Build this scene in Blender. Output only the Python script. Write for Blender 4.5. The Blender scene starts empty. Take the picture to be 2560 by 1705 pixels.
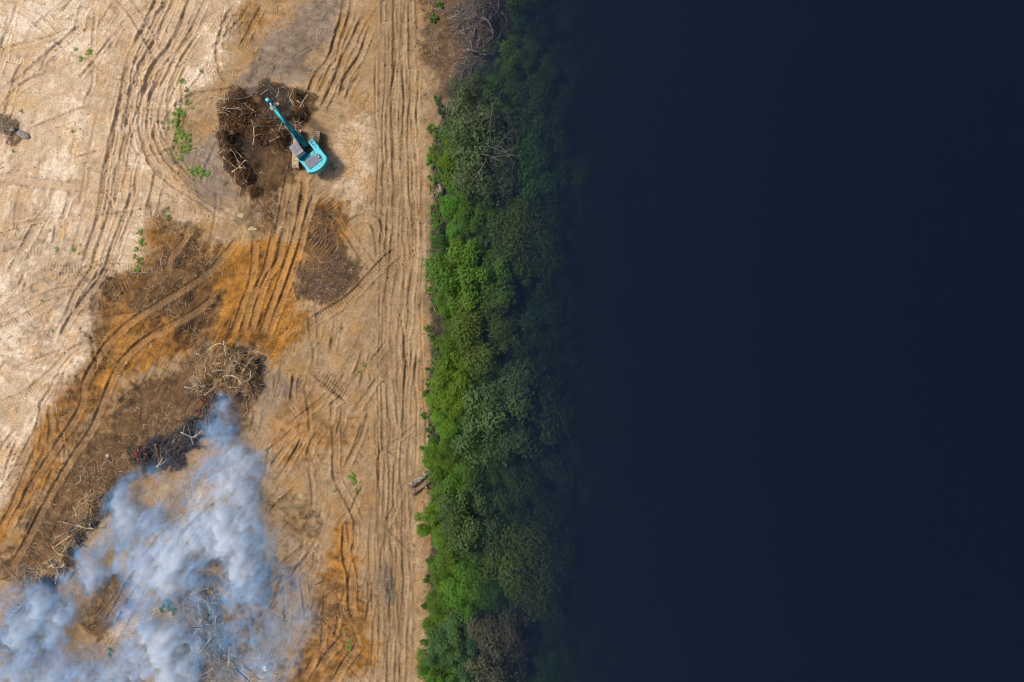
import bpy, bmesh, math, random
import numpy as np
from mathutils import Vector, Matrix

random.seed(7)
RNG = np.random.default_rng(11)
S = bpy.context.scene
COL = S.collection
rad = math.radians

# ------------------------------------------------------------------ camera, sky, sun, exposure
CAM_H = 80.0
K = 116.0 / 2560.0                       # metres on the ground per photo pixel
cam = bpy.data.cameras.new("camera")
cam_o = bpy.data.objects.new("camera", cam)
COL.objects.link(cam_o)
cam_o.location = (0, 0, CAM_H)
cam.sensor_width = 36.0
cam.lens = 36.0 * CAM_H / 116.0
cam.clip_end = 6000
S.camera = cam_o

SUN_EL, SUN_AZ = rad(53), rad(286)       # azimuth clockwise from +Y: the sun stands in the west
world = bpy.data.worlds.new("World")
S.world = world
world.use_nodes = True
wn = world.node_tree
bg = wn.nodes["Background"]
sky = wn.nodes.new("ShaderNodeTexSky")
sky.sky_type = 'NISHITA'
sky.sun_disc = False
sky.sun_elevation = SUN_EL
sky.sun_rotation = SUN_AZ
sky.air_density = 1.2
sky.dust_density = 3.0
wn.links.new(sky.outputs[0], bg.inputs[0])
bg.inputs[1].default_value = 0.15
sun = bpy.data.lights.new("sun", 'SUN')
sun.energy = 3.6
sun.angle = rad(11)
sun.color = (1.0, 0.94, 0.86)
sun_o = bpy.data.objects.new("sun", sun)
COL.objects.link(sun_o)
to_sun = Vector((math.sin(SUN_AZ) * math.cos(SUN_EL), math.cos(SUN_AZ) * math.cos(SUN_EL), math.sin(SUN_EL)))
sun_o.rotation_euler = to_sun.to_track_quat('Z', 'Y').to_euler()
sun_o.location = to_sun * 200

S.view_settings.view_transform = 'Standard'
S.view_settings.look = 'None'
S.view_settings.exposure = 0.12
S.view_settings.gamma = 1.0
S.view_settings.use_curve_mapping = False
S.render.engine = 'CYCLES'
S.cycles.use_denoising = True
S.cycles.filter_width = 1.1
S.cycles.max_bounces = 6
S.cycles.diffuse_bounces = 3
S.cycles.transmission_bounces = 4
S.cycles.transparent_max_bounces = 16
S.cycles.volume_bounces = 6

# ------------------------------------------------------------------ helpers
def W(u, v, z=0.0):
    """photo pixel seen at height z -> world point"""
    f = 1.0 - z / CAM_H
    return Vector(((u - 1280.0) * K * f, (852.5 - v) * K * f, z))

FV = 2560.0 / 2354.0
def F(x, y, z=0.0):
    return W(x * FV, y * FV, z)

def hash2(ix, iy, seed):
    h = (ix.astype(np.int64) * 374761393 + iy.astype(np.int64) * 668265263 + seed * 974634777) & 0x7fffffff
    h = ((h ^ (h >> 13)) * 1274126177) & 0x7fffffff
    h = h ^ (h >> 16)
    return (h & 0xffff) / 65535.0

def vnoise(X, Y, seed):
    x0 = np.floor(X); y0 = np.floor(Y)
    fx = X - x0; fy = Y - y0
    fx = fx * fx * (3 - 2 * fx); fy = fy * fy * (3 - 2 * fy)
    a = hash2(x0, y0, seed); b = hash2(x0 + 1, y0, seed)
    c = hash2(x0, y0 + 1, seed); d = hash2(x0 + 1, y0 + 1, seed)
    return (a + (b - a) * fx) * (1 - fy) + (c + (d - c) * fx) * fy

def fbm(X, Y, size, seed, octv=4, gain=0.5):
    """-1..1"""
    t = 0; amp = 1.0; tot = 0; s = 1.0 / size
    ca, sa = math.cos(0.6), math.sin(0.6)
    for i in range(octv):
        t = t + amp * (vnoise(X * s + 17.3 * i, Y * s - 9.1 * i, seed + i) * 2 - 1)
        tot += amp; amp *= gain; s *= 2.03
        X, Y = X * ca - Y * sa, X * sa + Y * ca
    return t / tot

def smooth(a, b, x):
    t = np.clip((x - a) / (b - a), 0, 1)
    return t * t * (3 - 2 * t)

def mesh_np(name, V, faces_quads=None, faces_tris=None, mat=None, parent=None, attrs=None, smooth_shade=True, link=True):
    me = bpy.data.meshes.new(name)
    V = np.asarray(V, np.float32)
    nq = 0 if faces_quads is None else len(faces_quads)
    nt = 0 if faces_tris is None else len(faces_tris)
    idx = []
    if nq: idx.append(np.asarray(faces_quads, np.int32).ravel())
    if nt: idx.append(np.asarray(faces_tris, np.int32).ravel())
    idx = np.concatenate(idx)
    starts = np.concatenate([np.arange(nq, dtype=np.int32) * 4, nq * 4 + np.arange(nt, dtype=np.int32) * 3])
    me.vertices.add(len(V)); me.vertices.foreach_set("co", V.ravel())
    me.loops.add(len(idx)); me.loops.foreach_set("vertex_index", idx)
    me.polygons.add(nq + nt); me.polygons.foreach_set("loop_start", starts)
    me.update(calc_edges=True)
    me.polygons.foreach_set("use_smooth", np.full(nq + nt, smooth_shade))
    for k, a in (attrs or {}).items():
        if a.ndim == 1:
            at = me.attributes.new(k, 'FLOAT', 'POINT'); at.data.foreach_set("value", a.astype(np.float32))
        else:
            at = me.attributes.new(k, 'FLOAT_COLOR', 'POINT'); at.data.foreach_set("color", a.astype(np.float32).ravel())
    me.validate()
    if mat: me.materials.append(mat)
    if not link:
        return me
    return link_mesh(name, me, parent)

def link_mesh(name, me, parent=None):
    o = bpy.data.objects.new(name, me)
    COL.objects.link(o)
    if parent: o.parent = parent
    return o

def tag(o, label=None, cat=None, group=None, kind=None):
    if label: o["label"] = label
    if cat: o["category"] = cat
    if group: o["group"] = group
    if kind: o["kind"] = kind
    return o

def thing(name, label, cat, loc=(0, 0, 0), rz=0.0, group=None):
    o = bpy.data.objects.new(name, None)
    COL.objects.link(o)
    o.location = loc; o.rotation_euler = (0, 0, rz)
    o.empty_display_size = 0.3
    return tag(o, label, cat, group)

# ---- node helpers
class NT:
    def __init__(s, name):
        s.m = bpy.data.materials.new(name); s.m.use_nodes = True
        s.t = s.m.node_tree; s.n = s.t.nodes
        s.out = s.n["Material Output"]; s.b = s.n["Principled BSDF"]
    def new(s, typ, **kw):
        n = s.n.new(typ)
        for k, v in kw.items(): setattr(n, k, v)
        return n
    def put(s, sock, v):
        if isinstance(v, bpy.types.NodeSocket): s.t.links.new(v, sock)
        elif isinstance(v, (tuple, list)): sock.default_value = tuple(v) + ((1.0,) if len(v) == 3 and len(sock.default_value) == 4 else ())
        else: sock.default_value = v
    def math(s, op, a, b=0.0, c=None, clamp=False):
        n = s.new("ShaderNodeMath", operation=op, use_clamp=clamp)
        s.put(n.inputs[0], a); s.put(n.inputs[1], b)
        if c is not None: s.put(n.inputs[2], c)
        return n.outputs[0]
    def mix(s, f, a, b, blend='MIX'):
        n = s.new("ShaderNodeMix", data_type='RGBA', blend_type=blend)
        s.put(n.inputs[0], f); s.put(n.inputs[6], a); s.put(n.inputs[7], b)
        return n.outputs[2]
    def coord(s, scale=None, kind="Object"):
        tc = s.new("ShaderNodeTexCoord")
        if scale is None: return tc.outputs[kind]
        mp = s.new("ShaderNodeMapping"); mp.inputs["Scale"].default_value = scale
        s.t.links.new(tc.outputs[kind], mp.inputs[0])
        return mp.outputs[0]
    def noise(s, scale, detail=4.0, rough=0.55, vec=None, dist=0.0):
        n = s.new("ShaderNodeTexNoise")
        n.inputs["Scale"].default_value = scale; n.inputs["Detail"].default_value = detail
        n.inputs["Roughness"].default_value = rough; n.inputs["Distortion"].default_value = dist
        if vec is not None: s.t.links.new(vec, n.inputs["Vector"])
        return n.outputs[0]
    def ramp(s, f, lo, hi):
        n = s.new("ShaderNodeMapRange", interpolation_type='SMOOTHSTEP')
        s.put(n.inputs[0], f); n.inputs[1].default_value = lo; n.inputs[2].default_value = hi
        return n.outputs[0]
    def attr(s, name):
        n = s.new("ShaderNodeAttribute", attribute_name=name)
        return n
    def sep(s, c):
        n = s.new("ShaderNodeSeparateColor"); s.t.links.new(c, n.inputs[0]); return n.outputs
    def bump(s, h, strength, dist):
        n = s.new("ShaderNodeBump"); n.inputs["Strength"].default_value = strength; n.inputs["Distance"].default_value = dist
        s.put(n.inputs["Height"], h); return n.outputs[0]
    def set(s, **kw):
        for k, v in kw.items(): s.put(s.b.inputs[k.replace("_", " ")], v)
        return s

def simple(name, col, rough=0.6, metal=0.0, var=0.12, nscale=6.0, spec=0.5, dirt=None, dirt_amt=0.5):
    t = NT(name)
    c = t.coord()
    n = t.noise(nscale, 4, 0.6, c)
    dark = tuple(x * (1 - var * 1.6) for x in col); light = tuple(min(1, x * (1 + var)) for x in col)
    cc = t.mix(t.ramp(n, 0.3, 0.7), dark, light)
    if dirt:
        n2 = t.noise(nscale * 0.45, 6, 0.7, c)
        cc = t.mix(t.math('MULTIPLY', t.ramp(n2, 0.52, 0.72), dirt_amt), cc, dirt)
    t.set(Base_Color=cc, Roughness=rough, Metallic=metal, Specular_IOR_Level=spec)
    return t.m

# ------------------------------------------------------------------ ground height field
STEP = 0.09
xs = np.concatenate([[-1500, -800, -400, -200, -130, -95, -78, -70, -65, -63],
                     np.arange(-62, -7.5, STEP), np.arange(-7.4, 14, 0.3), np.arange(14, 80, 1.5), [90, 110, 150, 220, 400, 800, 1500]])
ys = np.concatenate([[-1500, -800, -400, -200, -120, -80, -62, -52, -47, -44],
                     np.arange(-42.5, 42.5, STEP), [44, 47, 52, 62, 80, 120, 200, 400, 800, 1500]])
GX, GY = np.meshgrid(xs, ys)
NY, NX = GX.shape
print("grid", NX, NY)

def warp(X, Y, amt, size, seed):
    return X + amt * fbm(X, Y, size, seed, 3), Y + amt * fbm(X, Y, size, seed + 50, 3)

def poly_mask(pts, soft=0.6, warp_amt=0.9, warp_size=2.2, seed=1, fv=True):
    P = [F(*p) if fv else W(*p) for p in pts]
    px = np.array([p.x for p in P]); py = np.array([p.y for p in P])
    soft *= 1.4; warp_amt *= 1.7; warp_size *= 1.25
    pad = soft * 2 + warp_amt * 2 + 1.5
    i0, i1 = np.searchsorted(xs, [px.min() - pad, px.max() + pad]); j0, j1 = np.searchsorted(ys, [py.min() - pad, py.max() + pad])
    X = GX[j0:j1, i0:i1]; Y = GY[j0:j1, i0:i1]
    wx, wy = warp(X, Y, warp_amt, warp_size, seed)
    wx, wy = warp(wx, wy, warp_amt * 0.3, 0.5, seed + 7)
    sk = streak[j0:j1, i0:i1] * 2.6 * min(1.0, soft)
    wx = wx + .47 * sk; wy = wy + .88 * sk
    inside = np.zeros(X.shape, bool); dmin = np.full(X.shape, 1e9)
    n = len(px)
    for k in range(n):
        ax, ay, bx, by = px[k], py[k], px[(k + 1) % n], py[(k + 1) % n]
        cond = ((ay > wy) != (by > wy)) & (wx < (bx - ax) * (wy - ay) / ((by - ay) if by != ay else 1e-9) + ax)
        inside ^= cond
        L2 = (bx - ax) ** 2 + (by - ay) ** 2 + 1e-9
        t = np.clip(((wx - ax) * (bx - ax) + (wy - ay) * (by - ay)) / L2, 0, 1)
        d = (wx - ax - t * (bx - ax)) ** 2 + (wy - ay - t * (by - ay)) ** 2
        dmin = np.minimum(dmin, d)
    sd = np.sqrt(dmin) * np.where(inside, 1, -1)
    out = np.zeros(GX.shape, np.float32)
    out[j0:j1, i0:i1] = smooth(-soft, soft, sd)
    return out

H = 0.10 * fbm(GX, GY, 14, 3, 3)
near = (GX > -70) & (GX < 20) & (np.abs(GY) < 50)
lump = fbm(GX, GY, 1.6, 21, 5, 0.55)
clod = fbm(GX, GY, 0.42, 31, 3, 0.6)
# streaky drag marks along a direction that turns over the clearing
def rot(a): return GX * math.cos(a) + GY * math.sin(a), -GX * math.sin(a) + GY * math.cos(a)
_roadw = np.exp(-((GX - W(985, 0).x) / 3.2) ** 4)
_ws = [np.exp(4.5 * fbm(GX, GY, 9, 41 + 7 * k, 2)) * (1 - .97 * _roadw) for k in range(4)]
_ws.append(_roadw * 6 + .02)
_wt = sum(_ws); _ws = [w / _wt for w in _ws]
_as = [rad(62), rad(38), rad(80), rad(-12), rad(90)]
def along_drag(lx, ly, seed, octv, gain, size):
    out = 0
    for k, (w, a) in enumerate(zip(_ws, _as)):
        u_, v_ = rot(a)
        out = out + w * fbm(u_ * lx + 31 * k, v_ * ly, size, seed + 3 * k, octv, gain)
    return out
streak = along_drag(.16, 1, 51, 4, .6, .7)
streak2 = along_drag(.12, 1, 61, 3, .6, 2.2)
ROUGH = np.clip(0.65 + 0.6 * fbm(GX, GY, 9, 71, 3), 0.25, 1.3)
H = H + ROUGH * (0.10 * lump + 0.035 * clod + 0.09 * streak + 0.07 * streak2)
COMPACT = np.zeros(GX.shape, np.float32)       # pressed smooth by tracks
LOOSE = np.zeros(GX.shape, np.float32)         # crumbs thrown up beside ruts
TREAD = np.zeros(GX.shape, np.float32)

# ---- soil zones (what the ground is made of, plus gap shade painted under heaps)
road = np.exp(-((GX - W(985, 0).x + 0.5 * fbm(GX, GY, 12, 81, 2)) / 2.6) ** 4).astype(np.float32)
Z_orange = np.maximum.reduce([
    0.8 * poly_mask([(345,460),(385,500),(440,530),(470,545),(545,560),(600,555),(690,540),(720,470),(785,465),(790,560),(715,600),(690,640),(690,700),(725,715),(700,790),(650,815),(570,800),(500,790),(450,800),(400,830),(340,850),(300,860),(265,890),(215,960),(160,1040),(70,1180),(0,1290),(0,1160),(50,1080),(90,1000),(115,940),(165,880),(205,850),(220,800),(220,720),(225,660),(290,620),(340,600),(345,540)], 0.7, 0.8, 2.4, 101),
    1.0 * poly_mask([(540,570),(620,545),(690,560),(690,650),(680,740),(690,800),(640,815),(560,800),(495,790),(500,700),(480,640)], 0.7, 0.6, 2, 102),
    0.65 * poly_mask([(230,700),(330,720),(410,700),(420,830),(330,860),(270,880),(190,880),(220,820)], 0.9, 0.7, 2, 103),
    0.75 * poly_mask([(760,1195),(815,1185),(835,1260),(825,1330),(850,1430),(870,1520),(800,1568),(640,1590),(720,1440),(740,1330)], 0.9, 0.8, 2, 104),
    0.5 * poly_mask([(200,870),(420,850),(440,980),(330,1080),(210,1200),(90,1330),(0,1350),(0,1270),(120,1080)], 1.0, 1.0, 2.4, 109),
    0.5 * poly_mask([(660,870),(720,880),(760,960),(850,940),(840,1030),(760,1060),(640,1100),(600,980)], 1.0, 0.9, 2, 105),
    0.45 * poly_mask([(570,440),(640,450),(660,560),(600,560)], 0.8, 0.7, 2, 106),
    0.5 * poly_mask([(560,0),(680,0),(640,60),(570,110),(540,60)], 0.8, 0.7, 2, 107),
    0.7 * poly_mask([(770,700),(830,640),(850,600),(800,560),(760,600),(720,660),(720,720)], 1.0, 0.5, 2, 108) * 0.5])
Z_brown = np.maximum.reduce([
    0.75 * poly_mask([(340,600),(400,560),(480,550),(505,600),(460,680),(400,715),(300,715),(235,700),(235,660),(290,630)], 0.8, 0.9, 2, 111),
    0.78 * poly_mask([(430,800),(500,785),(600,820),(620,900),(570,960),(590,1010),(430,1040),(330,1080),(240,1180),(140,1260),(95,1320),(0,1350),(0,1300),(70,1180),(165,1050),(230,960),(330,880),(400,850)], 0.9, 0.9, 2, 112),
    1.0 * poly_mask([(510,220),(560,195),(600,180),(690,185),(720,240),(705,300),(665,335),(690,380),(660,440),(600,460),(530,420),(505,330)], 0.6, 0.7, 1.6, 113),
    0.85 * poly_mask([(690,620),(700,540),(760,500),(800,560),(830,610),(810,660),(740,700),(680,690)], 1.1, 1.3, 1.6, 114),
    0.5 * poly_mask([(600,1110),(700,1140),(760,1190),(740,1260),(690,1250),(620,1200)], 1.0, 0.9, 2, 115),
    0.45 * poly_mask([(690,1450),(740,1340),(800,1350),(860,1310),(910,1320),(915,1390),(860,1410),(820,1560),(560,1590),(640,1520)], 1.2, 1.0, 2, 116),
    0.6 * poly_mask([(340,470),(420,490),(480,560),(345,600)], 0.8, 0.7, 2, 117),
    0.8 * poly_mask([(220,650),(300,640),(470,620),(500,690),(480,780),(420,800),(400,730),(330,720),(230,700)], 1.2, 1.3, 2, 171),
    0.6 * poly_mask([(200,640),(290,620),(270,720),(250,860),(190,940),(130,1060),(60,1180),(40,1150),(110,1000),(150,900),(205,840)], 1.2, 1.0, 2, 178),
    0.85 * poly_mask([(962,-20),(1180,-20),(1160,120),(1090,210),(1010,250),(975,150)], 1.2, 0.9, 2, 179),
    0.45 * poly_mask([(200,880),(270,880),(320,900),(260,980),(190,1080),(120,1180),(60,1260),(60,1180),(150,1050)], 0.9, 0.9, 2, 172),
    0.7 * poly_mask([(690,520),(740,450),(790,460),(790,520),(730,530)], 0.7, 0.8, 1.6, 173),
    0.65 * poly_mask([(560,440),(640,440),(690,470),(640,530),(590,560),(560,500)], 0.9, 0.8, 1.6, 174),
    0.6 * poly_mask([(420,790),(470,700),(500,720),(500,800),(450,850)], 0.8, 0.8, 1.6, 175),
    0.5 * poly_mask([(380,1290),(560,1250),(700,1300),(650,1420),(520,1568),(380,1568)], 1.2, 1.0, 2, 176),
    0.8 * poly_mask([(200,1330),(300,1310),(320,1350),(240,1480),(190,1450)], 0.9, 0.8, 2, 177),
    0.7 * poly_mask([(0,255),(40,275),(60,330),(0,340)], 0.6, 0.6, 1.5, 118)])
Z_grey = np.maximum.reduce([
    1.0 * poly_mask([(560,150),(640,75),(740,-20),(800,-20),(770,70),(720,130),(690,195),(600,190),(555,230),(530,260),(540,190)], 0.9, 1.0, 2.2, 121),
    0.8 * poly_mask([(385,360),(440,350),(520,300),(520,420),(560,460),(470,470)], 1.0, 1.0, 2.2, 122),
    0.35 * poly_mask([(970,-20),(1200,-20),(1160,130),(1080,200),(1010,240),(965,160)], 0.9, 0.9, 2, 123),
    0.6 * poly_mask([(970,560),(1020,540),(1030,700),(975,720)], 0.7, 0.6, 1.6, 124),
    0.6 * poly_mask([(560,860),(640,850),(700,900),(640,960),(590,1000)], 1.0, 0.9, 2, 125),
    0.35 * poly_mask([(0,520),(120,500),(260,520),(210,700),(120,800),(0,780)], 2.0, 2.0, 3, 126)])
Z_pale = np.maximum.reduce([
    1.0 * poly_mask([(-80,-60),(560,-60),(500,120),(380,300),(420,430),(560,500),(340,470),(340,610),(215,690),(210,840),(120,950),(80,1040),(40,1100),(0,1200),(-80,1250)], 2.2, 1.6, 4, 131),
    0.55 * poly_mask([(720,380),(760,280),(870,230),(880,400),(860,560),(780,470)], 1.2, 1.0, 3, 132),
    0.8 * poly_mask([(330,1260),(480,1090),(540,1120),(420,1330),(330,1440),(240,1480)], 1.2, 1.0, 3, 133)])
Z_forest = smooth(-0.6, 0.9, GX - np.interp(GY, [p.y for p in map(lambda q: F(*q), [(0,1620),(0,1400),(0,1200),(0,1000),(0,800),(0,620),(0,450),(0,330),(0,260),(0,180),(0,80),(0,-40)])],
                                            [F(x, 0).x for x in (980, 985, 985, 985, 985, 985, 990, 985, 1010, 1080, 1150, 1160)]) + 0.5 * fbm(GX, GY, 2, 141, 3)).astype(np.float32)
Z_ash = np.maximum.reduce([
    .7 * poly_mask([(460,940),(520,900),(560,980),(520,1030),(450,1020)], 0.5, 0.6, 1.4, 151),
    0.9 * poly_mask([(430,1340),(490,1330),(510,1480),(520,1590),(430,1590),(440,1450)], 0.7, 0.8, 1.4, 152),
    0.9 * poly_mask([(500,1490),(640,1510),(620,1590),(500,1590)], 0.7, 0.8, 1.2, 153),
    0.7 * poly_mask([(60,1400),(140,1330),(190,1400),(120,1500),(40,1480)], 0.7, 0.8, 1.4, 154)])
Z_char_shade = np.maximum.reduce([  # burnt soil, the dark pit, and gap shade painted in under the heaps
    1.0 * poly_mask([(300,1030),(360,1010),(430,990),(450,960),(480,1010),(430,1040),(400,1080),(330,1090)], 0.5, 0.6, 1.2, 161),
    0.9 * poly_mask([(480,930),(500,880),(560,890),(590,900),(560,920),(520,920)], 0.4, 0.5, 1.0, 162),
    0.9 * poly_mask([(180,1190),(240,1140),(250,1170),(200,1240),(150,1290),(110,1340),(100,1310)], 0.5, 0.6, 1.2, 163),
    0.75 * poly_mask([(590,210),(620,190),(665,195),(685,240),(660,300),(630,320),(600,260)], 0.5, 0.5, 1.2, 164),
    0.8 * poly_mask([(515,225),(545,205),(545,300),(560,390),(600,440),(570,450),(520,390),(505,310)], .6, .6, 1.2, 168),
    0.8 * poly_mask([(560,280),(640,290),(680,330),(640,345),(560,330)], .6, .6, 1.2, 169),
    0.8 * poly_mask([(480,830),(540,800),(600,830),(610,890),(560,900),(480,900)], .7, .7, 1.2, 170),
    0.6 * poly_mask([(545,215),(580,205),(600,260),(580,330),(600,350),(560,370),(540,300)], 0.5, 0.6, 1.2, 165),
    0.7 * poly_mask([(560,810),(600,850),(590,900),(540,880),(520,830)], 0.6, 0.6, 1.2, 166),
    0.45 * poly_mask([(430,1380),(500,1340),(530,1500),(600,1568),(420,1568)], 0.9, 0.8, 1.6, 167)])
Z_wet = np.maximum.reduce([
    1.0 * poly_mask([(540,490),(575,480),(590,500),(560,520),(600,535),(570,545)], 0.5, 0.5, 1.2, 171)])
GREEN = (poly_mask([(385,240),(425,220),(440,330),(430,400),(480,400),(450,420),(390,360)], 1.0, 0.8, 1.5, 181) * 0.5
         + 0.7 * smooth(0.35, 0.7, fbm(GX, GY, 5, 185, 3)) * smooth(0.2, 0.55, fbm(GX, GY, 0.8, 187, 3)) * (1 - Z_orange) * (1 - road))
GREEN = np.clip(GREEN, 0, 1)

# ---- mounds and pits
def mound(x, y, r, h, sx=1.0, a=0.0, fv=True):
    p = F(x, y) if fv else W(x, y)
    dx = GX - p.x; dy = GY - p.y
    ca, sa = math.cos(a), math.sin(a)
    q = np.sqrt(((dx * ca + dy * sa) / sx) ** 2 + (-dx * sa + dy * ca) ** 2) / r
    q = q * (1 + 0.35 * fbm(GX, GY, 1.4, int(x * 7 + y), 3))
    global H
    H = H + h * np.exp(-q * q * 1.6) * (1 + 0.25 * clod)

for a in [(545,230,1.1,.7),(528,270,1.2,1.0),(525,320,1.3,1.1),(535,365,1.2,1.0),(560,405,1.1,.8),(585,435,.9,.5),(600,300,1.5,.6),(645,320,1.1,.5),
          (560,280,1.3,.8),(690,215,.9,.45),(690,270,.9,.5),
          (605,385,1.6,-.35),(615,235,1.2,-.5),(575,225,.9,-.3),(655,250,1.0,-.7),
          (500,850,1.6,.8),(555,845,1.6,1.1),(575,880,1.2,.7),(470,880,1.0,.4),
          (400,1040,1.3,.5),(215,1170,1.5,.6),(150,1290,1.0,.4),(470,1420,1.4,.5),(490,1490,1.3,.5),(80,1420,1.4,.4),
          (750,640,2.0,.15),(1110,60,2.2,.9),(1120,130,2.0,.8),(1090,175,1.2,.5),(235,860,.9,-.25),(15,290,1.3,.6),(885,1345,1.2,.35)]:
    mound(*a)
SH = np.zeros_like(H)

# ---- ruts and crawler tracks
def spline(P, step):
    P = [Vector((p.x, p.y)) for p in P]
    P = [P[0] * 2 - P[1]] + P + [P[-1] * 2 - P[-2]]
    out = []
    for i in range(1, len(P) - 2):
        a, b, c, d = P[i - 1], P[i], P[i + 1], P[i + 2]
        n = max(2, int((c - b).length / step))
        for k in range(n):
            t = k / n
            out.append(0.5 * ((2 * b) + (c - a) * t + (2 * a - 5 * b + 4 * c - d) * t * t + (3 * b - a - 3 * c + d) * t ** 3))
    out.append(P[-2])
    return out

def track(pts, width=0.7, depth=0.14, berm=0.07, tread=0.0, pitch=0.34, fv=False, wob=0.12, seed=0, comp=0.9):
    P = spline([F(*p) if fv else W(*p) for p in pts], 0.2)
    arr = np.array([(p.x, p.y) for p in P])
    s = np.concatenate([[0], np.cumsum(np.hypot(*np.diff(arr, axis=0).T))])
    nx_ = vnoise(s / 2.5, s * 0 + 3.3, seed + 400) - 0.5
    nrm = np.gradient(arr, axis=0); nrm = np.stack([-nrm[:, 1], nrm[:, 0]], 1); nrm /= np.linalg.norm(nrm, axis=1, keepdims=True) + 1e-9
    arr = arr + nrm * (nx_ * 2 * wob)[:, None]
    m = width / 2 + 0.55
    i0, i1 = np.searchsorted(xs, [arr[:, 0].min() - m, arr[:, 0].max() + m]); j0, j1 = np.searchsorted(ys, [arr[:, 1].min() - m, arr[:, 1].max() + m])
    if i1 - i0 < 2 or j1 - j0 < 2: return
    D = np.full((j1 - j0, i1 - i0), 9.0); SS = np.zeros_like(D); SD = np.zeros_like(D)
    for k in range(len(arr) - 1):
        ax, ay = arr[k]; bx, by = arr[k + 1]
        a0, a1 = np.searchsorted(xs, [min(ax, bx) - m, max(ax, bx) + m]); b0, b1 = np.searchsorted(ys, [min(ay, by) - m, max(ay, by) + m])
        a0 = max(a0, i0); b0 = max(b0, j0); a1 = min(a1, i1); b1 = min(b1, j1)
        if a1 <= a0 or b1 <= b0: continue
        X = GX[b0:b1, a0:a1]; Y = GY[b0:b1, a0:a1]
        L = math.hypot(bx - ax, by - ay) + 1e-9
        t = ((X - ax) * (bx - ax) + (Y - ay) * (by - ay)) / L
        tc = np.clip(t, 0, L)
        cx = X - ax - tc * (bx - ax) / L; cy = Y - ay - tc * (by - ay) / L
        d = np.hypot(cx, cy)
        sl = np.s_[b0 - j0:b1 - j0, a0 - i0:a1 - i0]
        w = d < D[sl]
        D[sl] = np.where(w, d, D[sl]); SS[sl] = np.where(w, s[k] + tc, SS[sl])
        SD[sl] = np.where(w, (-(by - ay) * cx + (bx - ax) * cy) / L, SD[sl])
    X = GX[j0:j1, i0:i1]; Y = GY[j0:j1, i0:i1]
    D = D + (0.025 if tread else 0.07) * fbm(X, Y, 0.7, seed + 500, 3)
    fade = np.clip(np.minimum(SS, s[-1] - SS) / 0.8, 0.0, 1.0) * np.clip((.9 if tread else .75) + (.35 if tread else .7) * fbm(X, Y, 3.0, seed + 510, 2), 0.25, 1.15)
    inn = smooth(width / 2 + 0.06, width / 2 - 0.08, D)
    be = np.exp(-((D - width / 2 - 0.13) / 0.13) ** 2) * np.clip(0.7 + 1.1 * fbm(X, Y, 0.8, seed + 520, 3), 0, 1.6)
    prof = -depth * inn + berm * be
    if tread:
        wv = np.sin(SS * 2 * math.pi / pitch + 0.8 * SD)
        prof = prof + tread * wv * inn
        TREAD[j0:j1, i0:i1] = np.maximum(TREAD[j0:j1, i0:i1], inn * fade * (0.5 + 0.5 * wv))
    keep = 1 - 0.75 * inn * fade
    base = SH[j0:j1, i0:i1]
    hh = H[j0:j1, i0:i1]
    lo = base + (hh - base)
    H[j0:j1, i0:i1] = lo * keep + (1 - keep) * (lo - ROUGH[j0:j1, i0:i1] * (0.10 * lump + 0.035 * clod + 0.09 * streak)[j0:j1, i0:i1]) + prof * fade
    COMPACT[j0:j1, i0:i1] = np.maximum(COMPACT[j0:j1, i0:i1], inn * fade * comp)
    LOOSE[j0:j1, i0:i1] = np.maximum(LOOSE[j0:j1, i0:i1], be * fade * min(1.0, berm / 0.1))

# random old drag marks over the dry clearing
rr = random.Random(5)
for i in range(130):
    u = rr.uniform(-40, 560); v = rr.uniform(-40, 1250)
    if u + v * 0.35 > 620 and rr.random() < 0.8: continue
    a = rr.choice([rad(62), rad(62), rad(20), rad(-30), rad(75), rad(8)]) + rr.gauss(0, 0.22)
    L = rr.uniform(50, 200); b = rr.gauss(0, 0.25)
    pts = [(u + math.cos(a + b * t) * L * t, v - math.sin(a + b * t) * L * t) for t in (0, .35, .7, 1)]
    track(pts, rr.choice([.35, .5, .7, 1.0]), rr.uniform(.05, .12), rr.uniform(.03, .09), rr.choice([0, .012, .025, .03]), .34, seed=1000 + i, comp=rr.choice([.15, .3, .5]))
for i in range(60):
    u = rr.uniform(620, 960); v = rr.uniform(850, 1720)
    a = rr.choice([rad(50), rad(85), rad(-40), rad(70), rad(95)]) + rr.gauss(0, 0.15)
    L = rr.uniform(40, 140)
    pts = [(u + math.cos(a) * L * t + 4 * math.sin(3 * t), v - math.sin(a) * L * t) for t in (0, .5, 1)]
    track(pts, rr.choice([.4, .7, .7]), rr.uniform(.05, .11), rr.uniform(.03, .08), rr.choice([0, .02, .03]), .34, seed=1400 + i, comp=.6)

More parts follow.
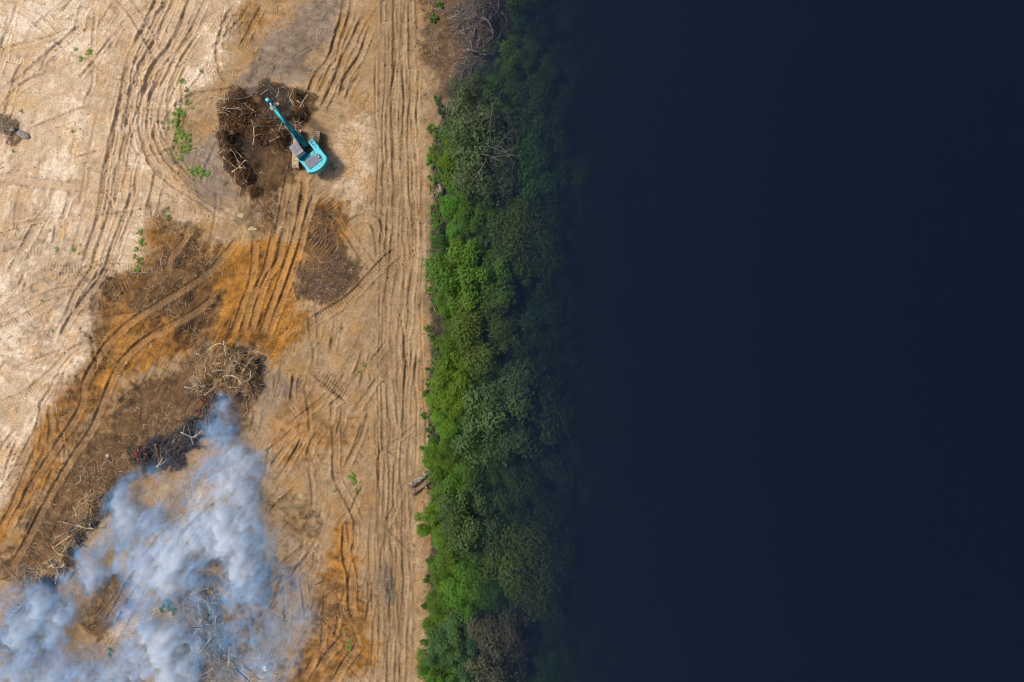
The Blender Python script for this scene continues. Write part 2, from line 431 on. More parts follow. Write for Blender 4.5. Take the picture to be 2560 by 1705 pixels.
TR = 0.72
tracks = [
 # curved ruts sweeping round the weeds
 ([(488,-20),(463,41),(428,115),(389,165),(365,219),(354,274),(354,329),(370,384),(400,432),(466,480),(521,515),(562,545)], .8,.26,.12,0),
 ([(521,-10),(480,77),(439,148),(411,206),(389,247),(384,302),(395,356),(428,411),(470,455),(520,500),(580,530)], .6,.24,.14,0),
 ([(505,20),(452,90),(418,160),(392,210),(372,260),(369,310),(380,360),(410,410)], .5,.12,.12,0),
 ([(444,-10),(389,104),(354,165),(337,219),(324,288),(315,356),(296,428),(285,498),(274,545),(247,622),(228,677),(192,732),(165,800)], .7,.2,.12,.02),
 ([(400,-10),(350,90),(320,160),(304,260),(280,350),(262,440),(250,520),(235,590),(205,660)], .7,.16,.10,.02),
 ([(338,470),(324,510),(304,560),(285,610),(269,660),(247,704),(214,745),(175,800),(150,850)], .6,.2,.12,.02),
 ([(0,440),(70,452),(137,460),(205,466),(274,478)], .9,.10,.10,0),
 ([(600,0),(560,60),(545,130),(558,190),(575,205)], .5,.16,.10,0),
 ([(660,10),(640,45),(620,90),(600,120)], .6,.16,.10,.03),
 ([(0,230),(60,190),(130,130),(210,60)], .7,.12,.10,.02),
 ([(20,10),(70,40),(120,75),(170,120)], .7,.14,.12,.0),
 ([(110,660),(160,672),(215,672)], 1.0,.08,.06,.04),
 ([(130,690),(180,690),(230,668),(290,640)], .9,.08,.06,.04),
 ([(0,780),(60,740),(130,700),(200,680)], .9,.08,.06,.035),
 ([(0,830),(70,790),(140,750)], .9,.08,.06,.035),
 ([(0,1010),(70,980),(130,930),(180,880),(240,850)], .8,.1,.08,.035),
 ([(0,1240),(40,1180),(70,1120),(100,1060),(110,1000)], .8,.12,.08,.035),
 ([(40,1275),(90,1190),(130,1080),(120,1010)], .7,.1,.08,.03),
 # orange scrape: five parallel crawler tracks
 ([(640,600),(632,690),(609,760),(585,833)], TR,.16,.10,.04),
 ([(692,560),(664,677),(634,740),(606,833)], TR,.16,.10,.04),
 ([(714,560),(697,650),(664,705),(626,833)], TR,.16,.12,.04),
 ([(760,470),(749,548),(735,608),(703,699),(653,841)], TR,.18,.12,.04),
 ([(790,480),(768,551),(749,627),(722,704),(670,841)], TR,.18,.12,.04),
 ([(724,430),(712,490),(702,540),(690,600)], TR,.16,.10,.035),
 ([(763,440),(760,485),(749,545)], TR,.16,.10,.035),
 # long pair to the south west
 ([(600,596),(560,640),(521,682),(439,737),(343,795),(274,858),(241,905),(212,960),(203,1020),(154,1097),(110,1165),(55,1261),(20,1330)], .75,.2,.12,.045),
 ([(540,742),(490,780),(439,808),(370,845),(310,900),(275,965),(228,1078),(178,1152),(123,1248),(60,1370),(20,1430)], .75,.2,.12,.045),
 ([(0,1330),(30,1270),(60,1200),(95,1120)], .7,.16,.1,.045),
 ([(430,560),(465,590),(430,640),(415,690)], .7,.12,.08,.04),
 ([(500,545),(470,580),(430,640)], 1.0,.1,.08,.04),
 ([(280,668),(330,668),(410,680)], .9,.08,.06,.04),
 # loop right of the scrape
 ([(770,810),(815,784),(875,745),(925,693),(966,649),(999,625)], 1.0,.16,.14,.05),
 ([(850,560),(880,600),(905,640),(930,670)], .8,.14,.12,.03),
 ([(870,560),(905,545),(935,560),(945,600),(948,650)], .8,.16,.14,.02),
 ([(885,520),(915,530),(950,545),(955,610)], .4,.12,.12,0),
 ([(1060,620),(1020,640),(985,670),(960,705)], .9,.08,.06,.05),
 ([(775,770),(780,830),(778,860)], .7,.12,.06,.03),
 ([(795,770),(798,850)], .5,.1,.06,.0),
 # lower middle
 ([(801,943),(840,970),(878,998)], 1.5,.16,.12,.06),
 ([(780,930),(830,968),(868,1005)], .5,.22,.16,0),
 ([(946,938),(915,990),(878,1042)], .6,.22,.14,0),
 ([(735,930),(733,970),(731,1010)], .5,.24,.12,0),
 ([(830,990),(832,1040),(820,1065)], .5,.2,.12,0),
 ([(837,1064),(840,1120),(842,1193),(875,1261),(895,1310)], .8,.18,.12,.03),
 ([(722,1108),(700,1140),(678,1172)], .6,.22,.14,0),
 ([(760,1095),(735,1140),(712,1180),(690,1205)], .6,.22,.14,0),
 ([(800,1080),(780,1110),(770,1150)], .7,.14,.1,.05),
 ([(740,1075),(700,1110),(660,1140)], .8,.14,.1,.05),
 ([(867,1302),(864,1385),(878,1440),(881,1522),(900,1563)], .9,.2,.16,.02),
 ([(885,1300),(889,1360),(868,1400),(862,1380)], .5,.16,.12,0),
 ([(862,1590),(820,1640),(788,1690)], .85,.2,.12,.05),
 ([(900,1608),(865,1655),(834,1710)], .85,.2,.12,.05),
 ([(815,1480),(812,1550),(805,1630)], .6,.14,.08,.02),
 ([(925,1440),(926,1510),(920,1560)], .7,.16,.1,.02),
 ([(850,1500),(846,1560),(835,1600)], .5,.16,.1,0),
 ([(700,1420),(740,1390),(790,1350)], .9,.1,.08,.03),
 ([(660,1480),(720,1440),(780,1400)], .9,.1,.08,.03),
 ([(480,1290),(420,1330),(370,1390),(320,1470),(270,1560)], .9,.12,.1,.04),
 ([(560,1250),(490,1310),(430,1380),(370,1480),(320,1580)], .9,.12,.1,.04),
 ([(350,1430),(310,1480),(260,1540)], .9,.16,.1,.04),
 # ruts coming down beside the digger
 ([(864,-20),(850,70),(822,150),(795,190),(770,240)], .6,.24,.2,0),
 ([(885,-20),(876,40),(845,120),(822,180),(795,240)], .5,.2,.2,0),
 ([(906,40),(880,110),(845,180),(818,240),(803,275)], .6,.24,.22,0),
 ([(930,60),(905,132),(872,186),(852,245)], .6,.22,.2,0),
 ([(955,-10),(952,63)], .4,.22,.1,0),
 ([(900,180),(880,220),(862,262)], .4,.14,.14,0),
 # the haul road
 ([(992,-30),(988,150),(984,300),(988,420),(984,560),(975,680),(962,800),(965,900),(975,985),(980,1100),(976,1250),(984,1400),(980,1560),(974,1740)], .7,.16,.14,.02),
 ([(1025,-30),(1028,60),(1030,160),(1026,330),(1030,480),(1038,620),(1030,700),(1022,800),(1016,920),(1012,1080),(1007,1240),(1012,1400),(1008,1560),(1004,1740)], .6,.16,.14,.02),
 ([(1010,200),(1008,330),(1012,480),(1012,640),(1004,760),(996,900),(992,1080),(988,1240),(996,1500),(990,1740)], .4,.1,.12,.0),
 ([(1045,230),(1040,330),(1038,430),(1040,500),(1044,600)], .4,.14,.14,0),
 ([(970,330),(964,420),(960,520),(955,640),(952,760),(950,900),(958,1040),(950,1180),(945,1300)], .5,.14,.12,0),
 ([(1020,870),(1018,930),(1014,980)], .3,.14,.1,0),
 ([(1030,870),(1028,930),(1022,990)], .3,.14,.1,0),
 ([(1040,870),(1037,930),(1030,980)], .3,.14,.1,0),
 ([(965,480),(968,560),(964,640)], .5,.14,.12,.03),
 ([(945,1130),(940,1230),(930,1330),(925,1430),(940,1560),(930,1720)], .5,.12,.1,0),
 ([(1022,1100),(1020,1300),(1024,1500),(1018,1730)], .4,.1,.1,0),
 ([(960,1350),(955,1450),(950,1560),(940,1700)], .5,.14,.12,0),
 ([(1000,1236),(985,1270),(960,1320)], .7,.12,.1,.0),
]
for i, t in enumerate(tracks):
    _rd = t[0][0][0] > 850 and t[0][0][1] < 60 or t[0][0][0] > 930
    track(t[0], t[1], t[2] * (.5 if _rd else .5 if i < 5 else .72), t[3] * (.6 if _rd else .8), t[4], seed=i * 3, wob=.22 if _rd else (.05 if t[4] else .12))
# bundles of fine older tracks beside the main ones
for i, t in enumerate(tracks[:5]):
    for k in range(7):
        ox = rr.uniform(-75, 75); oy = rr.uniform(-25, 25); sc_ = rr.uniform(.92, 1.06)
        a_ = rr.randrange(0, max(1, len(t[0]) - 5)); b_ = min(len(t[0]), a_ + rr.randint(4, 8))
        track([((p[0] - 400) * sc_ + 400 + ox, p[1] + oy) for p in t[0][a_:b_]], rr.choice([.22, .3, .45, .7]), rr.uniform(.03, .075), rr.uniform(.03, .07), rr.choice([0, 0, .02]), .3, seed=3000 + i * 20 + k, wob=.2, comp=rr.choice([.3, .8]))
for k in range(16):
    x0 = rr.uniform(925, 1060)
    y0 = rr.uniform(-30, 1300)
    track([(x0 + rr.gauss(0, 5), y0 + q) for q in (0, 120, 240, 400)], rr.choice([.18, .25, .4]), rr.uniform(.05, .09), rr.uniform(.04, .09), 0, .3, seed=3200 + k, wob=.15, comp=.4)
# bucket-tooth combs
def comb(u, v, ang_deg, n, gap, L, depth=.16, seed=0):
    a = rad(ang_deg)
    for i in range(n):
        ou = math.cos(a + math.pi / 2) * gap * (i - n / 2); ov = -math.sin(a + math.pi / 2) * gap * (i - n / 2)
        d = [(u + ou + math.cos(a) * L * t, v + ov - math.sin(a) * L * t + 3 * math.sin(2.5 * t)) for t in (0, .5, 1)]
        track(d, .2, depth, .06, 0, seed=2000 + seed + i, wob=.05, comp=.3)
comb(300, 690, -68, 6, 5, 55, .22, 10); comb(272, 715, -60, 6, 5, 50, .22, 30); comb(390, 515, -80, 5, 5, 28, .2, 50)
comb(240, 745, -75, 7, 6, 45, .16, 70); comb(790, 625, 55, 9, 8, 45, .16, 90); comb(778, 800, 172, 6, 6, 45, .16, 120)
comb(800, 510, 40, 7, 8, 40, .12, 150); comb(1022, 940, 85, 5, 6, 55, .14, 180); comb(770, 1540, 62, 6, 6, 40, .14, 210); comb(400, 540, -50, 5, 6, 35, .2, 240)
_p = W(770.3, 377.2)
_pd = np.hypot(np.maximum(np.abs(GX - _p.x) - 1.5, 0), np.maximum(np.abs(GY - _p.y) - 2.2, 0))
_m = smooth(.7, .1, _pd)
H = H * (1 - _m) + (.02 + .02 * clod) * _m
H[~near] *= 0.3

# tone of the soil itself (leached, dry and crumbly against damp), streaked along the drag marks
fst = along_drag(.2, 1, 331, 3, .6, .28)
mot = fbm(GX, GY, 0.5, 341, 4, .65)
_u6, _v6 = rot(rad(58)); _wx, _wy = warp(_u6 * .4, _v6, 1.2, 3.0, 351)
ridge = 1 - smooth(0, .10, np.abs(fbm(_wx, _wy, 2.4, 361, 4, .55)))
ridge2 = 1 - smooth(0, .12, np.abs(fbm(_wy + 30, _wx * 1.6, 1.7, 371, 4, .55)))
RID = (ridge * smooth(-.2, .3, fbm(GX, GY, 4, 381, 2)) + .8 * ridge2 * smooth(0, .4, fbm(GX, GY, 4, 391, 2)))
H = H - .05 * RID * (1 - COMPACT)
TONE = np.clip(-.26 * RID + 0.54 + 0.5 * streak + 0.35 * streak2 + 0.35 * lump + 0.2 * fbm(GX, GY, 6, 301, 3) + .45 * fst + .5 * mot, 0, 1)
WHITE = np.clip(smooth(0.05, 0.55, streak2 + 0.5 * lump + 0.4 * fbm(GX, GY, 9, 311, 2) + .5 * fst + .35 * mot) * (1 - .8 * np.clip(RID, 0, 1)), 0, 1)
zone1 = np.stack([Z_orange, Z_brown, Z_pale, Z_grey], -1)
zone2 = np.stack([Z_ash, Z_char_shade, Z_forest, np.clip(GREEN, 0, 1)], -1)
zone3 = np.stack([TONE, WHITE, np.clip(COMPACT, 0, 1), np.clip(LOOSE, 0, 1)], -1)
zone4 = np.stack([road, Z_wet, TREAD, np.ones_like(TREAD)], -1)

def gz(x, y):
    i = min(max(int(np.searchsorted(xs, x)) - 1, 0), NX - 2); j = min(max(int(np.searchsorted(ys, y)) - 1, 0), NY - 2)
    fx = (x - xs[i]) / (xs[i + 1] - xs[i]); fy = (y - ys[j]) / (ys[j + 1] - ys[j])
    return float((H[j, i] * (1 - fx) + H[j, i + 1] * fx) * (1 - fy) + (H[j + 1, i] * (1 - fx) + H[j + 1, i + 1] * fx) * fy)

def gz_np(x, y, A=None):
    A = H if A is None else A
    i = np.clip(np.searchsorted(xs, x) - 1, 0, NX - 2); j = np.clip(np.searchsorted(ys, y) - 1, 0, NY - 2)
    fx = np.clip((x - xs[i]) / (xs[i + 1] - xs[i]), 0, 1); fy = np.clip((y - ys[j]) / (ys[j + 1] - ys[j]), 0, 1)
    return (A[j, i] * (1 - fx) + A[j, i + 1] * fx) * (1 - fy) + (A[j + 1, i] * (1 - fx) + A[j + 1, i + 1] * fx) * fy

def soil_material():
    t = NT("soil")
    c = t.coord()
    z1 = t.attr("zone1"); z2 = t.attr("zone2"); z3 = t.attr("zone3"); z4 = t.attr("zone4")
    o, br, pa = t.sep(z1.outputs["Color"])[:3]; gr = z1.outputs["Alpha"]
    ash, ch, fo = t.sep(z2.outputs["Color"])[:3]; gn = z2.outputs["Alpha"]
    tone, wh, comp = t.sep(z3.outputs["Color"])[:3]; loose = z3.outputs["Alpha"]
    rd, wet, tread = t.sep(z4.outputs["Color"])[:3]
    n1 = t.noise(1.1, 6, 0.62, c); n2 = t.noise(5.0, 5, 0.65, c); n3 = t.noise(0.35, 5, 0.6, c); n4 = t.noise(14.0, 3, 0.7, c)
    def wob(m, a=0.55):      # ragged edges between soils
        return t.ramp(t.math('ADD', t.math('ADD', m, t.math('MULTIPLY', t.math('SUBTRACT', n1, 0.5), a * 2.2)), t.math('MULTIPLY', t.math('SUBTRACT', n2, 0.5), a * 1.3)), 0.2, 0.8)
    base = t.mix(tone, (.19, .120, .062), (.37, .25, .140))
    base = t.mix(t.math('MULTIPLY', t.ramp(n3, .45, .65), .75), base, (.31, .175, .065))
    pale = t.mix(tone, (.33, .22, .13), (.56, .42, .285))
    pale = t.mix(t.math('MULTIPLY', t.ramp(n3, .47, .66), .8), pale, (.47, .30, .150))
    pale = t.mix(t.math('MULTIPLY', wh, .36), pale, (.76, .66, .53))
    pale = t.mix(t.math('MULTIPLY', comp, .55), pale, (.42, .285, .165))
    col = t.mix(wob(pa), base, pale)
    roadc = t.mix(tone, (.195, .122, .064), (.33, .226, .124))
    col = t.mix(t.math('MULTIPLY', wob(rd), .85), col, roadc)
    orange = t.mix(tone, (.085, .038, .010), (.40, .178, .033))
    orange = t.mix(t.math('MULTIPLY', comp, .55), orange, (.38, .205, .078))
    col = t.mix(wob(o, .7), col, orange)
    brown = t.mix(tone, (.022, .013, .008), (.128, .066, .026))
    col = t.mix(t.math('MULTIPLY', wob(br, .8), .92), col, brown)
    col = t.mix(t.math('MULTIPLY', t.math('MULTIPLY', comp, br), .75), col, (.27, .155, .072))
    grey = t.mix(tone, (.095, .068, .052), (.26, .20, .155))
    col = t.mix(t.math('MULTIPLY', wob(gr, .8), .85), col, grey)
    col = t.mix(t.math('MULTIPLY', loose, .35), col, (.17, .10, .045))
    col = t.mix(t.math('MULTIPLY', wob(gn, .9), .6), col, (.13, .15, .045))
    floor_ = t.mix(tone, (.05, .036, .022), (.13, .09, .055))
    col = t.mix(wob(fo), col, floor_)
    col = t.mix(t.math('MULTIPLY', wob(ch, .9), .9), col, (.022, .020, .020))  # char black, also used as painted shade between heap sticks
    col = t.mix(t.math('MULTIPLY', t.ramp(t.math('ADD', ash, t.math('MULTIPLY', t.math('SUBTRACT', n2, .5), 2.8)), .75, 1.5), .7), col, (.50, .49, .48))
    col = t.mix(t.math('MULTIPLY', wob(wet), .6), col, (.13, .085, .04))
    v = t.math('ADD', .665, t.math('MULTIPLY', t.ramp(n2, .3, .7), .44)); v = t.math('ADD', v, t.math('MULTIPLY', t.ramp(n4, .3, .7), .13))
    g = t.new("ShaderNodeCombineColor")
    for k in range(3): t.t.links.new(v, g.inputs[k])
    col = t.mix(1.0, col, g.outputs[0], 'MULTIPLY')
    # straw and root fibres
    fc = t.new("ShaderNodeMapping"); fc.inputs["Scale"].default_value = (3.0, 14.0, 1); fc.inputs["Rotation"].default_value = (0, 0, .8)
    t.t.links.new(c, fc.inputs[0])
    fib = t.noise(1.0, 5, .75, fc.outputs[0], 2.5)
    litter = t.math('MAXIMUM', t.math('MAXIMUM', br, gr), t.math('MULTIPLY', fo, .6))
    col = t.mix(t.math('MULTIPLY', t.ramp(fib, .56, .66), t.math('MULTIPLY', litter, .6)), col, (.30, .21, .12))
    h = t.math('ADD', t.math('MULTIPLY', n2, .7), t.math('MULTIPLY', n4, .45))
    t.set(Base_Color=col, Roughness=.95, Specular_IOR_Level=.12, Normal=t.bump(h, .8, .075))
    return t.m

M_soil = soil_material()
idx = np.arange(NX * NY).reshape(NY, NX)
quads = np.stack([idx[:-1, :-1], idx[:-1, 1:], idx[1:, 1:], idx[1:, :-1]], -1).reshape(-1, 4)
V = np.stack([GX, GY, H], -1).reshape(-1, 3)
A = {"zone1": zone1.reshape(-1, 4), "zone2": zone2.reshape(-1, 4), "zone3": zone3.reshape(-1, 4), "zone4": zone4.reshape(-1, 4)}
fcx = ((GX[:-1, :-1] + GX[1:, 1:]) / 2).ravel(); fcy = ((GY[:-1, :-1] + GY[1:, 1:]) / 2).ravel()
forest_l = np.interp(fcy, [-1500, F(0, 1568).y, F(0, 1100).y, F(0, 620).y, F(0, 400).y, F(0, 250).y, F(0, 120).y, 1500],
                     [F(968, 0).x, F(968, 0).x, F(968, 0).x, F(982, 0).x, F(972, 0).x, F(972, 0).x, F(965, 0).x, F(965, 0).x])
road_l = np.interp(fcy, [-1500, F(0, 1568).y, F(0, 1100).y, F(0, 800).y, F(0, 500).y, F(0, 0).y, 1500],
                   [F(868, 0).x, F(868, 0).x, F(872, 0).x, F(866, 0).x, F(868, 0).x, F(868, 0).x, F(868, 0).x])
which = np.where(fcx > forest_l, 2, np.where(fcx > road_l, 1, 0))
for w, nm in enumerate(("ground", "dirt_road", "forest_floor")):
    q = quads[which == w]
    used, inv = np.unique(q, return_inverse=True)
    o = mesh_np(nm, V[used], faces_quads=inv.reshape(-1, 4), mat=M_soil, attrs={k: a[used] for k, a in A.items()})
    tag(o, {"ground": "bare cleared soil, pale and orange, torn by crawler tracks", "dirt_road": "straight rutted dirt road along the forest edge",
            "forest_floor": "dark leaf-littered floor under the trees"}[nm], None, None, "structure")

# ------------------------------------------------------------------ vegetation
def leaf_material(name, a, b, rough=.6, trans=.3):
    t = NT(name)
    tone = t.attr("tone").outputs["Fac"]
    info = t.new("ShaderNodeObjectInfo")
    n = t.noise(.9, 3, .6, t.coord())
    f = t.math('ADD', t.math('MULTIPLY', tone, .6), t.math('MULTIPLY', n, .5), clamp=True)
    col = t.mix(f, a, b)
    hs = t.new("ShaderNodeHueSaturation")
    t.put(hs.inputs["Hue"], t.math('ADD', .485, t.math('MULTIPLY', info.outputs["Random"], .03)))
    t.put(hs.inputs["Value"], t.math('ADD', .82, t.math('MULTIPLY', info.outputs["Random"], .36)))
    t.put(hs.inputs["Color"], col)
    t.set(Base_Color=hs.outputs[0], Roughness=rough, Specular_IOR_Level=.25)
    tr = t.new("ShaderNodeBsdfTranslucent"); t.put(tr.inputs[0], hs.outputs[0])
    mx = t.new("ShaderNodeMixShader"); mx.inputs[0].default_value = trans
    t.t.links.new(t.b.outputs[0], mx.inputs[1]); t.t.links.new(tr.outputs[0], mx.inputs[2])
    t.t.links.new(mx.outputs[0], t.out.inputs[0])
    return t.m

LEAF = {
    'lime': leaf_material("leaf_lime", (.060, .135, .008), (.145, .250, .018)),
    'green': leaf_material("leaf_green", (.034, .095, .009), (.115, .215, .020)),
    'dark': leaf_material("leaf_dark", (.018, .058, .009), (.055, .125, .020)),
    'blue': leaf_material("leaf_blue_green", (.028, .078, .020), (.090, .160, .048)),
    'olive': leaf_material("leaf_olive", (.042, .085, .009), (.115, .165, .024)),
    'ash': leaf_material("leaf_ashen", (.050, .085, .030), (.115, .150, .065)),
    'weed': leaf_material("leaf_weed", (.085, .170, .012), (.20, .31, .035)),
    'rust': leaf_material("leaf_rust", (.070, .078, .036), (.150, .140, .075)),
}
M_bark = simple("bark", (.13, .095, .065), .9, var=.3, nscale=5, spec=.1)
M_bark_grey = simple("bark_grey", (.17, .155, .14), .9, var=.3, nscale=4, spec=.1)

def leaf_cards(C, N, size, tone):
    """rhombic leaf faces at C facing N"""
    n = len(C)
    N = N / (np.linalg.norm(N, axis=1, keepdims=True) + 1e-9)
    R = RNG.normal(size=(n, 3))
    T = np.cross(N, R); T /= np.linalg.norm(T, axis=1, keepdims=True) + 1e-9
    B = np.cross(N, T)
    s = size[:, None]
    v = np.stack([C - T * s, C + B * s * .55 + N * s * .12, C + T * s, C - B * s * .55 + N * s * .12], 1).reshape(-1, 3)
    q = np.arange(n * 4).reshape(n, 4)
    return v, q, np.repeat(tone, 4)

def crown_mesh(name, kind, seed, n=9000, leaf=.13, flat=.62, lobes=26, open_=0.0):
    """unit-radius crown: leaves spread through lobes"""
    g = np.random.default_rng(seed)
    d = g.normal(size=(lobes, 3)); d[:, 2] = np.abs(d[:, 2]) * .9 - .15
    d /= np.linalg.norm(d, axis=1, keepdims=True)
    r = .30 + .52 * g.random(lobes) ** .6
    azi = np.arctan2(d[:, 1], d[:, 0])
    outline = 1 + .22 * np.sin(2 * azi + g.uniform(0, 6)) + .14 * np.sin(3 * azi + g.uniform(0, 6)) + .12 * np.sin(5 * azi + g.uniform(0, 6))
    cen = d * (r * outline)[:, None]
    cen[:, 2] *= flat
    lr = .11 + .17 * g.random(lobes)
    ltone = g.random(lobes)
    w = lr ** 2 / (lr ** 2).sum()
    which = g.choice(lobes, n, p=w)
    u = g.normal(size=(n, 3)); u[:, 2] = u[:, 2] * .9 + .35
    u /= np.linalg.norm(u, axis=1, keepdims=True)
    rad_ = lr[which] * (1 - .45 * g.random(n) ** 2.2)
    # each lobe is made of sprigs
    bumps = 1 + .22 * np.sin(u[:, 0] * 9 + which) * np.sin(u[:, 1] * 9 + 2 * which) + .1 * g.normal(size=n)
    C = cen[which] + u * (rad_ * bumps)[:, None] * np.array([1, 1, .85])
    nrm = u + .55 * g.normal(size=(n, 3)); nrm[:, 2] += .55
    keep = np.ones(n, bool)
    if open_:
        keep = np.sin(C[:, 0] * 7 + seed) * np.sin(C[:, 1] * 6 + 1.3 * seed) + .6 * g.normal(size=n) > -1.1 + open_
    size = leaf * (.55 + .75 * g.random(n)) * .5
    tone = np.clip(.25 * g.random(n) + .5 * ltone[which] + .2 * g.normal(size=n) * .5 + .12, 0, 1)
    v, q, tn = leaf_cards(C[keep], nrm[keep], size[keep], tone[keep])
    me = mesh_np(name, v, faces_quads=q, mat=LEAF[kind], attrs={"tone": tn}, smooth_shade=False, link=False)
    return me, cen

def tube(bm, pts, radii, sides=6, cap=True):
    rings = []
    for i, p in enumerate(pts):
        a = pts[max(i - 1, 0)]; b = pts[min(i + 1, len(pts) - 1)]
        t = (b - a).normalized()
        ref = Vector((0, 0, 1)) if abs(t.z) < .9 else Vector((1, 0, 0))
        x = t.cross(ref).normalized(); y = t.cross(x)
        rings.append([bm.verts.new(p + (x * math.cos(k * 2 * math.pi / sides) + y * math.sin(k * 2 * math.pi / sides)) * radii[i]) for k in range(sides)])
    for r0, r1 in zip(rings, rings[1:]):
        for k in range(sides):
            f = bm.faces.new((r0[k], r0[(k + 1) % sides], r1[(k + 1) % sides], r1[k])); f.smooth = True
    if cap and sides > 2:
        bm.faces.new(rings[0][::-1]); bm.faces.new(rings[-1])

def bm_mesh(name, bm, mat):
    bmesh.ops.recalc_face_normals(bm, faces=bm.faces)
    me = bpy.data.meshes.new(name)
    bm.to_mesh(me); bm.free()
    me.materials.append(mat)
    return me

def trunk_mesh(name, cen, seed, hc=1.7, mat=None):
    """unit-scale trunk: from z=-hc (ground) up into the crown, with limbs to the lobes"""
    g = random.Random(seed)
    bm = bmesh.new()
    pts = [Vector((0, 0, -hc)), Vector((g.uniform(-.05, .05), g.uniform(-.05, .05), -hc * .55)), Vector((g.uniform(-.06, .06), g.uniform(-.06, .06), -.25)), Vector((0, 0, .15))]
    tube(bm, pts, [.085, .065, .05, .03], 7)
    for c in cen[:12]:
        c = Vector(c)
        s = pts[2].lerp(pts[1], g.random() * .6)
        m = s.lerp(c, .5) + Vector((g.uniform(-.07, .07), g.uniform(-.07, .07), -.05))
        tube(bm, [s, m, c * .96], [.03, .018, .007], 5)
    return bm_mesh(name, bm, mat or M_bark)

def twigs_mesh(name, seed, mat, n=8, reach=.85):
    """leafless branch-work standing out of a crown"""
    g = random.Random(seed)
    bm = bmesh.new()
    for i in range(n):
        a = g.uniform(0, 6.28); L = g.uniform(.5, reach)
        s = Vector((g.uniform(-.25, .25), g.uniform(-.25, .25), -.1)); e = Vector((math.cos(a) * L, math.sin(a) * L, g.uniform(.35, .62)))
        m = s.lerp(e, .5) + Vector((g.uniform(-.1, .1), g.uniform(-.1, .1), .12))
        tube(bm, [s, m, e], [.012, .008, .003], 4)
        for k in range(4):
            t = g.uniform(.35, .9); p = m.lerp(e, (t - .3) / .7)
            b = a + g.uniform(-1.1, 1.1); l2 = g.uniform(.12, .32)
            q = p + Vector((math.cos(b) * l2, math.sin(b) * l2, g.uniform(-.02, .1)))
            tube(bm, [p, p.lerp(q, .5) + Vector((0, 0, .02)), q], [.006, .004, .0015], 3)
    return bm_mesh(name, bm, mat)

PROTO = {}
for kd, cfgs in {'lime': [(1, 22750, 0.059, .7, 60, 0), (2, 22750, 0.059, .65, 50, .1)], 'green': [(3, 26250, 0.055, .62, 70, 0), (4, 26250, 0.052, .62, 80, .1), (5, 22750, 0.059, .7, 50, .2)],
                 'dark': [(6, 24500, 0.056, .6, 66, .1), (7, 22750, 0.059, .6, 50, .2)], 'blue': [(8, 26250, 0.055, .6, 66, .2), (9, 24500, 0.059, .65, 54, .3)],
                 'olive': [(10, 28000, 0.050, .6, 80, .1), (11, 26250, 0.055, .6, 60, .2)], 'ash': [(12, 16625, 0.052, .6, 66, .45), (13, 15750, 0.056, .6, 56, .5)],
                 'rust': [(14, 17500, 0.070, .6, 50, .3), (15, 17500, 0.063, .6, 44, .4)]}.items():
    PROTO[kd] = []
    for sd, n, lf, fl, lb, op in cfgs:
        me, cen = crown_mesh("crown_" + kd, kd, sd, n, lf, fl, lb, op)
        tm = trunk_mesh("trunk_" + kd, cen, sd, mat=M_bark_grey if kd in ('ash', 'rust') else M_bark)
        PROTO[kd].append((me, tm))
TW = [twigs_mesh("bare_twigs", 70 + i, M_bark_grey) for i in range(2)]

tr = random.Random(3)
def tree(x, y, r_px, kind, label, name="tree", h=None, group=None, twigs=False, variant=None):
    """x, y, r in picture units of the overview; h: height of the crown's middle"""
    r = r_px * FV * K * 1.2
    h = h if h is not None else 1.6 + r * 1.25
    p = F(x, y, h)
    g0 = gz(p.x, p.y)
    e = thing(name, label, "tree", (p.x, p.y, g0), tr.uniform(0, 6.28), group)
    me, tm = PROTO[kind][variant if variant is not None else tr.randrange(len(PROTO[kind]))]
    c = link_mesh("crown", me, e); c.location = (0, 0, h - g0); c.scale = (r, r, r * tr.uniform(.85, 1.1))
    t = link_mesh("trunk", tm, e); t.location = (0, 0, h - g0); t.scale = (r, r, (h - g0 + .1) / 1.7)
    if twigs:
        b = link_mesh("bare_branches", tr.choice(TW), e); b.location = (0, 0, h - g0 + .15 * r); b.scale = (r * 1.05, r * 1.05, r)
    return e

